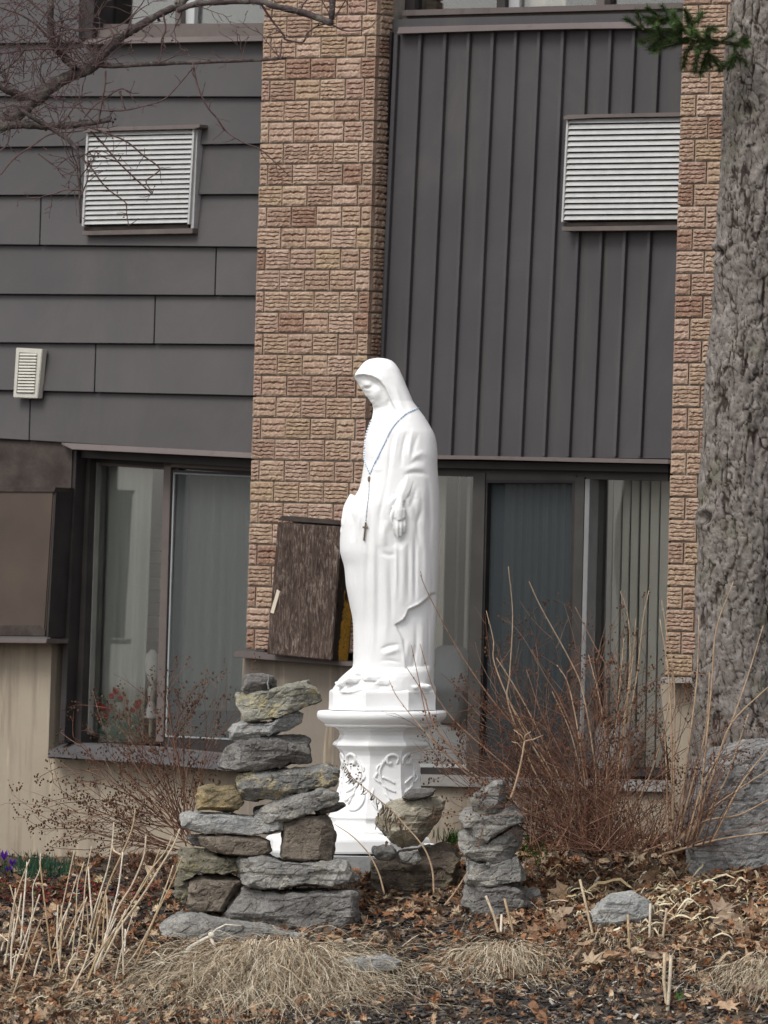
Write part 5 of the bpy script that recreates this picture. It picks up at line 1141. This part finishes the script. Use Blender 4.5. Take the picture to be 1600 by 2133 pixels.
for lab, c in (('thin bowed dry stalk between left cairn and beige rock', [(697, 1717), (733, 1741), (767, 1777), (789, 1819), (801, 1862)]), ('short dry stalk leaning beside the foot of the small right cairn', [(975, 1815), (950, 1855), (926, 1886)])):
    o0 = at(*c[-1], 29.68); mb = MB(); mb.tube(spline([at(x, y, 29.68)-o0 for x, y in c], 6), .002, .004, 6); o = mb.build('stalk', CANE, None, True); o.location = o0; tag(o, lab, 'stalk')

# ------------------------------------------------------------------ dry stalks, lower left
STK = rnd_mat('straw_stalks', [(0, (.58, .51, .40)), (.3, (.44, .34, .22)), (.55, (.68, .63, .54)), (.8, (.38, .28, .17))], 'object', interp='LINEAR')
E_ = lambda pts: [(x/2.909, 1400+y/2.909) for x, y in pts]
stalks = [[(180, 1135), (120, 1290), (75, 1450), (30, 1800)], [(95, 1310), (85, 1420), (60, 1600), (20, 1800)], [(245, 1100), (240, 1200), (200, 1300), (198, 1430), (170, 1620), (120, 1790)], [(240, 1140), (265, 1350), (290, 1560), (320, 1815)],
 [(450, 1080), (430, 1180), (395, 1340), (350, 1560), (315, 1690)], [(470, 1230), (420, 1400), (375, 1600), (355, 1720)], [(510, 1150), (470, 1290), (460, 1480), (430, 1800)], [(555, 1055), (520, 1250), (500, 1500), (455, 1790)], [(535, 1180), (545, 1330), (560, 1500)],
 [(690, 910), (680, 1040), (650, 1200), (580, 1420), (530, 1600)], [(820, 830), (800, 950), (740, 1100), (660, 1280), (600, 1500), (560, 1640)], [(885, 990), (870, 1120), (800, 1290), (720, 1420), (650, 1600), (590, 1820)], [(1045, 990), (1000, 1090), (900, 1220), (780, 1430), (640, 1650), (470, 1850)],
 [(1090, 950), (1050, 1050), (960, 1200), (860, 1360), (720, 1560), (600, 1790)], [(1105, 1115), (1060, 1230), (1010, 1340), (920, 1530), (800, 1820)], [(1050, 1170), (1010, 1290), (930, 1500), (830, 1690), (750, 1800)], [(970, 1070), (900, 1240), (800, 1400), (700, 1560), (620, 1720)],
 [(745, 1090), (720, 1290), (690, 1420), (640, 1600), (600, 1720)], [(680, 1020), (690, 1080), (740, 1110)], [(0, 1590), (60, 1640), (135, 1700)], [(430, 1400), (380, 1500), (340, 1600)], [(250, 1500), (180, 1680), (70, 1980)], [(60, 1290), (120, 1500), (200, 1790)], [(700, 1560), (600, 1700), (520, 1900)],
 [(560, 1620), (500, 1800), (390, 2000)], [(760, 1560), (755, 1720)], [(410, 1800), (385, 1920)], [(20, 1640), (0, 1720)], [(620, 1330), (560, 1560), (545, 1660)]]
SK = empty('stalk_clump', on_ground(150, 1985)); tag(SK, 'clump of pale dry cut stalks leaning right at the lower left', 'dry stalks'); ko = SK.location.copy()
random.seed(77)
for _ in range(22):
    bx, by = U(0, 760), U(1650, 1900); h = U(150, 520); tl = U(-.05, .5); stalks.append([(bx+tl*h, by-h), (bx+tl*h*.5+U(-12, 12), by-h*.5), (bx, by)])
for c in stalks:
    c2 = E_(c); bpt = on_ground(c2[-1][0], min(2100, c2[-1][1])); Yk = bpt.y if bpt else 29.3; Yk = min(Yk, 29.75); mb = MB(); k = len(c2)
    ws = U(1.1, 2.0); Q = spline([at(x, y, Yk+.08*(1-i/(k-1)))-ko for i, (x, y) in enumerate(c2)], 5); mb.tube(Q, ws*.0021*.9, ws*.0021*1.25, 6)
    mb.build('stalk', STK, SK, True)
# ------------------------------------------------------------------ cut stems standing among the leaves, right
k = 0
for c, lab in [([(1012, 1866), (1028, 1905), (1041, 1952)], 'cut stem leaning left before the small right cairn'), ([(1045, 1905), (1043, 1953)], 'shortest pale stub between two cut stems before the small cairn'), ([(1051, 1872), (1060, 1908), (1070, 1945)], 'grey cut stem right of the shortest pale stub'),
        ([(1208, 1832), (1222, 1890), (1237, 1955)], 'tall grey cut stem leaning left before the pale stone'), ([(1355, 1882), (1354, 1925), (1353, 1958)], 'upright pale cut stem right of the pale stone'), ([(1389, 1892), (1384, 1930), (1380, 1962)], 'pale cut stem leaning right at the right edge of the leaves'),
        ([(1308, 1905), (1310, 1950), (1314, 1984)], 'thin dark cut stem in the leaves below the pale stone'), ([(1385, 1985), (1383, 2040), (1390, 2100)], 'cluster of split white straw standing at the lower right'), ([(1398, 1990), (1396, 2040), (1391, 2105)], 'right hand white straw of the lower right cluster')]:
    g0 = on_ground(c[-1][0], min(c[-1][1], 2120)); Yk = g0.y if g0 else 29.; o0 = at(*c[-1], Yk); mb = MB(); w_ = 2.4 if c[-1][1] < 2000 else 3.2
    mb.tube([at(x, y, Yk)-o0 for x, y in c]+[Vector((0, 0, -.01))], w_*.0021, w_*.0021*1.2, 7)
    o = mb.build('cut_stem', STK, None, True); o.location = o0; tag(o, lab, 'cut stem')
# ------------------------------------------------------------------ leaf litter, chips, dry grass
def leaf_mesh(seed, kind):
    rnd = random.Random(seed); vs = [(0, 0, rnd.uniform(0, .1))]; 
    if kind == 'maple':
        prof = [(0, .95), (18, .55), (38, .88), (58, .45), (80, .78), (105, .42), (140, .55), (170, .15)]
        ang_ = [(a, r) for a, r in prof] + [(-a, r) for a, r in prof[::-1] if a]
    else: ang_ = [(a, 1-.62*abs(math.sin(math.radians(a)))) for a in range(-165, 180, 30)]
    cu = rnd.uniform(.4, 1.3); cx = rnd.uniform(-1, 1)
    for rr_ in (.5, 1):
        for a, r in ang_:
            a = math.radians(a); r *= rr_*rnd.uniform(.85, 1.1); x, y = r*math.cos(a), r*math.sin(a); vs.append((x, y, cu*.45*(x*x*cx+y*y)*(1 if rr_ == 1 else .8)+rnd.uniform(-.10, .10)))
    n = len(ang_); fs = [(0, 1+i, 1+(i+1) % n) for i in range(n)] + [(1+i, 1+n+i, 1+n+(i+1) % n, 1+(i+1) % n) for i in range(n)]
    return vs, fs
LV = [leaf_mesh(s, 'maple' if s % 3 else 'oval') for s in range(14)]
LST = [(0, (.20, .105, .06)), (.16, (.30, .18, .11)), (.30, (.13, .075, .048)), (.44, (.40, .28, .18)), (.58, (.10, .062, .043)), (.68, (.30, .145, .075)), (.80, (.48, .37, .25)), (.92, (.27, .20, .145))]
LEAFO = rnd_mat('dead_leaf', LST, 'object', interp='LINEAR'); LEAFI = rnd_mat('dead_leaves', LST)
LM = []
for vs, fs in LV:
    me = bpy.data.meshes.new('leaf'); me.from_pydata(vs, [], fs); me.materials.append(LEAFO); me.update(); LM.append(me)
def dens(px, py):
    """how thickly leaves lie, by place in the garden"""
    r = 0
    if px > 1040: r = 1.0 if py < 1990 else (.7 if py < 2050 else .28)
    elif px > 690: r = .95 if py < 1910 else (.45 if py < 1990 else .22)
    else: r = .5 if py < 1900 else (.6 if py < 2040 else .95)
    if 250 < px < 850 and py > 2000: r *= .5
    return r
def rmat(tilt):
    return Matrix.Rotation(U(0, 6.28), 4, 'Z') @ Matrix.Rotation(random.gauss(0, tilt), 4, 'X') @ Matrix.Rotation(random.gauss(0, tilt), 4, 'Y')
# extra thin broken stalks
random.seed(5); cnt = 0; place = []
while cnt < 280:
    px, py = U(0, 1600), U(1770, 2133)
    if R() > dens(px, py): continue
    g = on_ground(px, py)
    if not g or g.y > 32.2: continue
    s = U(.03, .06) if px < 1040 else U(.036, .085); o = bpy.data.objects.new('leaf', random.choice(LM)); COL.objects.link(o); o.parent = GROUND
    o.matrix_local = Matrix.Translation(g+Vector((0, 0, s*.35))) @ rmat(.75) @ Matrix.Diagonal((s, s, s, 1)); cnt += 1
lb = MB()
for _ in range(15000):
    px, py = U(-60, 1660), U(1740, 2160)
    if R() > dens(px, py): continue
    g = on_ground(px, py)
    if not g: continue
    s = U(.014, .044); vs, fs = random.choice(LV); M4 = Matrix.Translation(g+Vector((0, 0, s*U(.1, .6)))) @ rmat(.7) @ Matrix.Diagonal((s, s*U(.6, 1), s, 1))
    lb.add([M4 @ Vector(v) for v in vs], fs)
o = lb.build('leaf_litter', LEAFI); tag(o, 'litter of small brown dead leaves over the whole garden bed', 'leaf litter', kind='stuff')
CHIPM = rnd_mat('bark_chips', [(0, (.028, .026, .027)), (.36, (.05, .045, .044)), (.58, (.09, .08, .072)), (.76, (.14, .115, .095)), (.88, (.24, .21, .18)), (.955, (.45, .42, .37))])
cb = MB()
for _ in range(14000):
    px, py = U(-60, 1660), 1800+(2165-1800)*R()**.8
    if dens(px, py) > .7 and R() < .6: continue
    if (px < 600 or px > 1300) and py > 1930 and R() < .45: continue
    g = on_ground(px, py)
    if not g or g.y > 32: continue
    L = U(.008, .045); M4 = Matrix.Translation(g+Vector((0, 0, U(.002, .012)))) @ rmat(.3); cb.box((0, 0, 0), (L, L*U(.18, .45), L*U(.06, .2)), 0, M4)
o = cb.build('mulch', CHIPM); tag(o, 'dark shredded bark mulch covering the soil', 'mulch', kind='stuff')
# dry grass tussocks
GR = rnd_mat('dry_grass', [(0, (.34, .27, .185)), (.25, (.46, .39, .28)), (.5, (.20, .15, .10)), (.7, (.60, .53, .41)), (.9, (.30, .20, .12))])
def tussock(cx, cy, ox, oy, sx, sy, n, Lp, label, seed=0, hump=.05, stuff=False):
    rnd = random.Random(seed); g0 = on_ground(cx, cy); E = g0.copy(); m_ = MB(); c0 = on_ground(ox, oy)
    for _ in range(n):
        qx, qy = rnd.gauss(cx, sx), rnd.gauss(cy, sy); g = on_ground(qx, min(qy, 2155))
        if g is None: continue
        a = math.atan2((g.y-c0.y)*.9-.04, g.x-c0.x) + rnd.gauss(0, .38); L = Lp*.0021*rnd.uniform(.35, 1.25)
        rr_ = math.hypot((qx-cx)/(sx*1.6), (qy-cy)/(sy*1.6)); h0 = hump*math.exp(-rr_*rr_)*rnd.uniform(.1, 1.1)
        u = rnd.uniform(.0, .5)**1.5*2; k = 7; w = rnd.uniform(.0010, .0024); side = Vector((-math.sin(a), math.cos(a), rnd.uniform(-.8, .8))).normalized()*w
        x, y = g.x, g.y; vs = []; tw_ = rnd.gauss(0, 1.0); kink = rnd.random() < .18; pk = rnd.randint(2, 5)
        for i in range(k):
            t = i/(k-1); h = h0*(1-t)**.7 + L*u*.35*math.sin(math.pi*min(1, t*1.1)); p = Vector((x, y, gz(x, y)+.004+max(0, h)))-E; ww = side*(1-.8*t); vs += [p-ww, p+ww]
            if kink and i == pk: a += rnd.choice((-1, 1))*1.1
            a += tw_/k; x += math.cos(a)*L/k; y += math.sin(a)*L/k
        m_.add(vs, [(2*i, 2*i+1, 2*i+3, 2*i+2) for i in range(k-1)])
    o = m_.build('grass_tussock' if not stuff else 'dry_grass', GR); o.location = E; tag(o, label, 'dry grass', kind='stuff' if stuff else None)
tussock(570, 2038, 590, 1975, 115, 30, 4600, 150, 'big flattened tussock of dry tan grass below the left cairn', 1, .15)
tussock(1045, 2000, 1050, 1965, 62, 18, 1100, 80, 'small tussock of dry grass between the small right cairn and the mulch', 2, .06)
tussock(1590, 2035, 1600, 1990, 60, 22, 1000, 85, 'dry grass tussock cut by the right picture edge', 3, .06)
tussock(900, 2030, 800, 1995, 240, 30, 1100, 70, 'thin dry grass strewn over the middle of the bed', 4, .01, True)
tussock(260, 2085, 500, 2000, 200, 40, 2300, 70, 'sparse dry grass low at the bottom left', 5, .015, True)
tussock(1300, 1950, 1300, 1900, 200, 50, 1300, 60, 'bits of straw among the leaves at the right', 6, .01, True)
# pale curled blades lying on the right
PB_ = rnd_mat('pale_blades', [(0, (.58, .50, .34)), (.4, (.48, .38, .22)), (.7, (.66, .60, .46)), (.9, (.36, .26, .15))])
m_ = MB(); random.seed(12)
def blade(px, py, L, wd, a=None, lift=.03):
    g = on_ground(px, py)
    if not g: return
    a = U(-.7, .7)+(math.pi if R() < .5 else 0) if a is None else a; k = 9; p = g.copy(); vs = []; tw_ = random.gauss(0, 1.6)
    for i in range(k):
        t = i/(k-1); h = lift*math.sin(math.pi*t)*U(.7, 1.1); ww = wd*math.sin(math.pi*(.12+.85*t)); s = Vector((-math.sin(a)*.6, math.cos(a)*.6, U(.5, 1.))).normalized()*ww
        q = Vector((p.x, p.y, gz(p.x, p.y)+.010+h)); vs += [q-s, q+s]; p += Vector((math.cos(a), math.sin(a)*.7, 0))*(L/k); a += tw_/k
    m_.add(vs, [(2*i, 2*i+1, 2*i+3, 2*i+2) for i in range(k-1)])
for _ in range(150): blade(random.gauss(1390, 120), random.gauss(1890, 32), U(.05, .17), U(.002, .0055))
for _ in range(40): blade(U(1130, 1600), U(1800, 1960), U(.06, .2), U(.002, .005), lift=.05)
for _ in range(46): blade(U(0, 480), U(1960, 2120), U(.05, .16), U(.0015, .004))
o = m_.build('dry_blades', PB_); tag(o, 'pale curled dry leaf blades strewn over the leaves', 'dry blades', kind='stuff')
m_ = MB(); blade(1215, 1868, .30, .008, .5, .06)
o = m_.build('withered_leaf', PB_); tag(o, 'long pale dry leaf strap slanting up right of the small cairn', 'dry leaf')
# broken pale stem below the left cairn
m_ = MB(); g0 = at(440, 1950, 29.35); m_.tube(spline([at(x, y, 29.35)-g0 for x, y in ((384, 1998), (392, 1978), (415, 1962), (437, 1951), (446, 1946))], 4), .010, .006, 7); m_.tube([at(x, y, 29.35)-g0 for x, y in ((437, 1948), (448, 1975), (466, 2004))], .0085, .004, 7); m_.tube([at(x, y, 29.35)-g0 for x, y in ((430, 1955), (452, 1935), (470, 1926), (502, 1929))], .004, .003, 6); m_.blob(Vector((0, 0, .004)), .016)
o = m_.build('broken_stem', STK, None, True); o.location = g0; tag(o, 'bent pale broken stem lying against the flat slab of the left cairn', 'broken stem')
# ------------------------------------------------------------------ green things
GRN = rnd_mat('fresh_green', [(0, (.045, .11, .022)), (.5, (.07, .16, .03)), (.8, (.11, .21, .05))])
DGR = rnd_mat('bulb_leaf_green', [(0, (.02, .055, .035)), (.5, (.03, .08, .045)), (.8, (.05, .10, .05))])
PUR = rnd_mat('crocus_petals', [(0, (.13, .03, .36)), (.5, (.20, .06, .48)), (.8, (.09, .02, .28))])
def grass_tuft(name, cx, cy, wx, wy, n, L, mt, label, cat, w=.0018, Y=None):
    m_ = MB(); E = None
    for _ in range(n):
        x, y = random.gauss(cx, wx), random.gauss(cy, wy); g = on_ground(x, y) if Y is None else at(x, y, Y)
        if g is None: continue
        if E is None: E = g.copy()
        d = Vector((random.gauss(0, .32), random.gauss(0, .25), 1)).normalized()*L*U(.5, 1.15); s = Vector((w, 0, 0)); q = g-E
        m_.add([q-s, q+s, q+d*.6+s*.7, q+d*.6-s*.7, q+d+Vector((random.gauss(0, .008), 0, -.004))], [(0, 1, 2, 3), (3, 2, 4)])
    o = m_.build(name, mt); o.location = E; tag(o, label, cat); return o
grass_tuft('grass_tuft', 948, 1752, 16, 5, 120, .06, GRN, 'bright green grass tuft between the beige rock and the small right cairn', 'grass', Y=30.6)
grass_tuft('grass_tuft', 1112, 1770, 14, 14, 90, .07, GRN, 'green grass showing right of the small cairn under the shrub', 'grass', Y=30.3)
grass_tuft('bulb_leaves', 85, 1822, 30, 5, 220, .10, DGR, 'dark green bulb leaves sprouting by the wall right of the purple crocuses', 'plant', .0026)
for cx_1, lab in ((1340, 'tiny green shoot below the pale stone at the right'), (1412, 'green shoot beside the white straw cluster')):
    grass_tuft('green_shoot', cx_1, 1965 if cx_1 < 1400 else 2078, 5, 3, 12, .035, GRN, lab, 'shoot', .003)
for i, (x, y, lab) in enumerate([(8, 1812, 'tallest purple crocus at the left picture edge'), (26, 1818, 'purple crocus right of the tallest one'), (-12, 1816, 'purple crocus cut by the left picture edge'), (18, 1826, 'low purple crocus in front of the other crocuses')]):
    g = on_ground(x, y); E = empty('crocus', g); tag(E, lab, 'crocus', 'crocuses'); m_ = MB(); h = (.085, .06, .07, .045)[i]; m_.tube([Vector((0, 0, 0)), Vector((0, 0, h*.5))], .003, .003, 5); m_.build('stem', GRN, E)
    m_ = MB()
    for k in range(6):
        a = k*math.pi/3; c, s = math.cos(a), math.sin(a); m_.add([(0, 0, h*.45), (c*.014-s*.010, s*.014+c*.010, h*.75), (c*.018, s*.018, h*1.05), (c*.014+s*.010, s*.014-c*.010, h*.75)], [(0, 1, 2, 3)])
    m_.build('petal', PUR, E)
RG = rnd_mat('red_ground_cover', [(0, (.15, .03, .028)), (.4, (.22, .05, .035)), (.7, (.10, .035, .025)), (.88, (.12, .17, .05))])
m_ = MB(); random.seed(9)
for _ in range(700):
    x = U(-40, 210) if R() < .8 else U(200, 330); g = on_ground(x, U(1845, 1890)+abs(x-60)*.02)
    if not g: continue
    s = U(.008, .018); vs, fs = random.choice(LV); M4 = Matrix.Translation(g+Vector((0, 0, U(.005, .035)))) @ rmat(.5) @ Matrix.Diagonal((s, s, s, 1)); m_.add([M4 @ Vector(v) for v in vs], fs)
o = m_.build('ground_cover', RG); tag(o, 'low ground cover with small red leaves in front of the crocuses', 'ground cover', kind='stuff')
# a few taller dead weeds by the left wall and under the shrub
m_ = MB(); random.seed(33)
for _ in range(60):
    x = U(230, 380) if R() < .6 else U(1100, 1560); g = on_ground(x, U(1800, 1850))
    if not g: continue
    d = Vector((U(-.05, .05), 0, U(.04, .12))); m_.tube([g, g+d*.5+Vector((U(-.01, .01), 0, 0)), g+d], .0018, .001, 4)
o = m_.build('dead_weeds', RTW); tag(o, 'short dead weed stems among the leaves', 'weeds', kind='stuff')
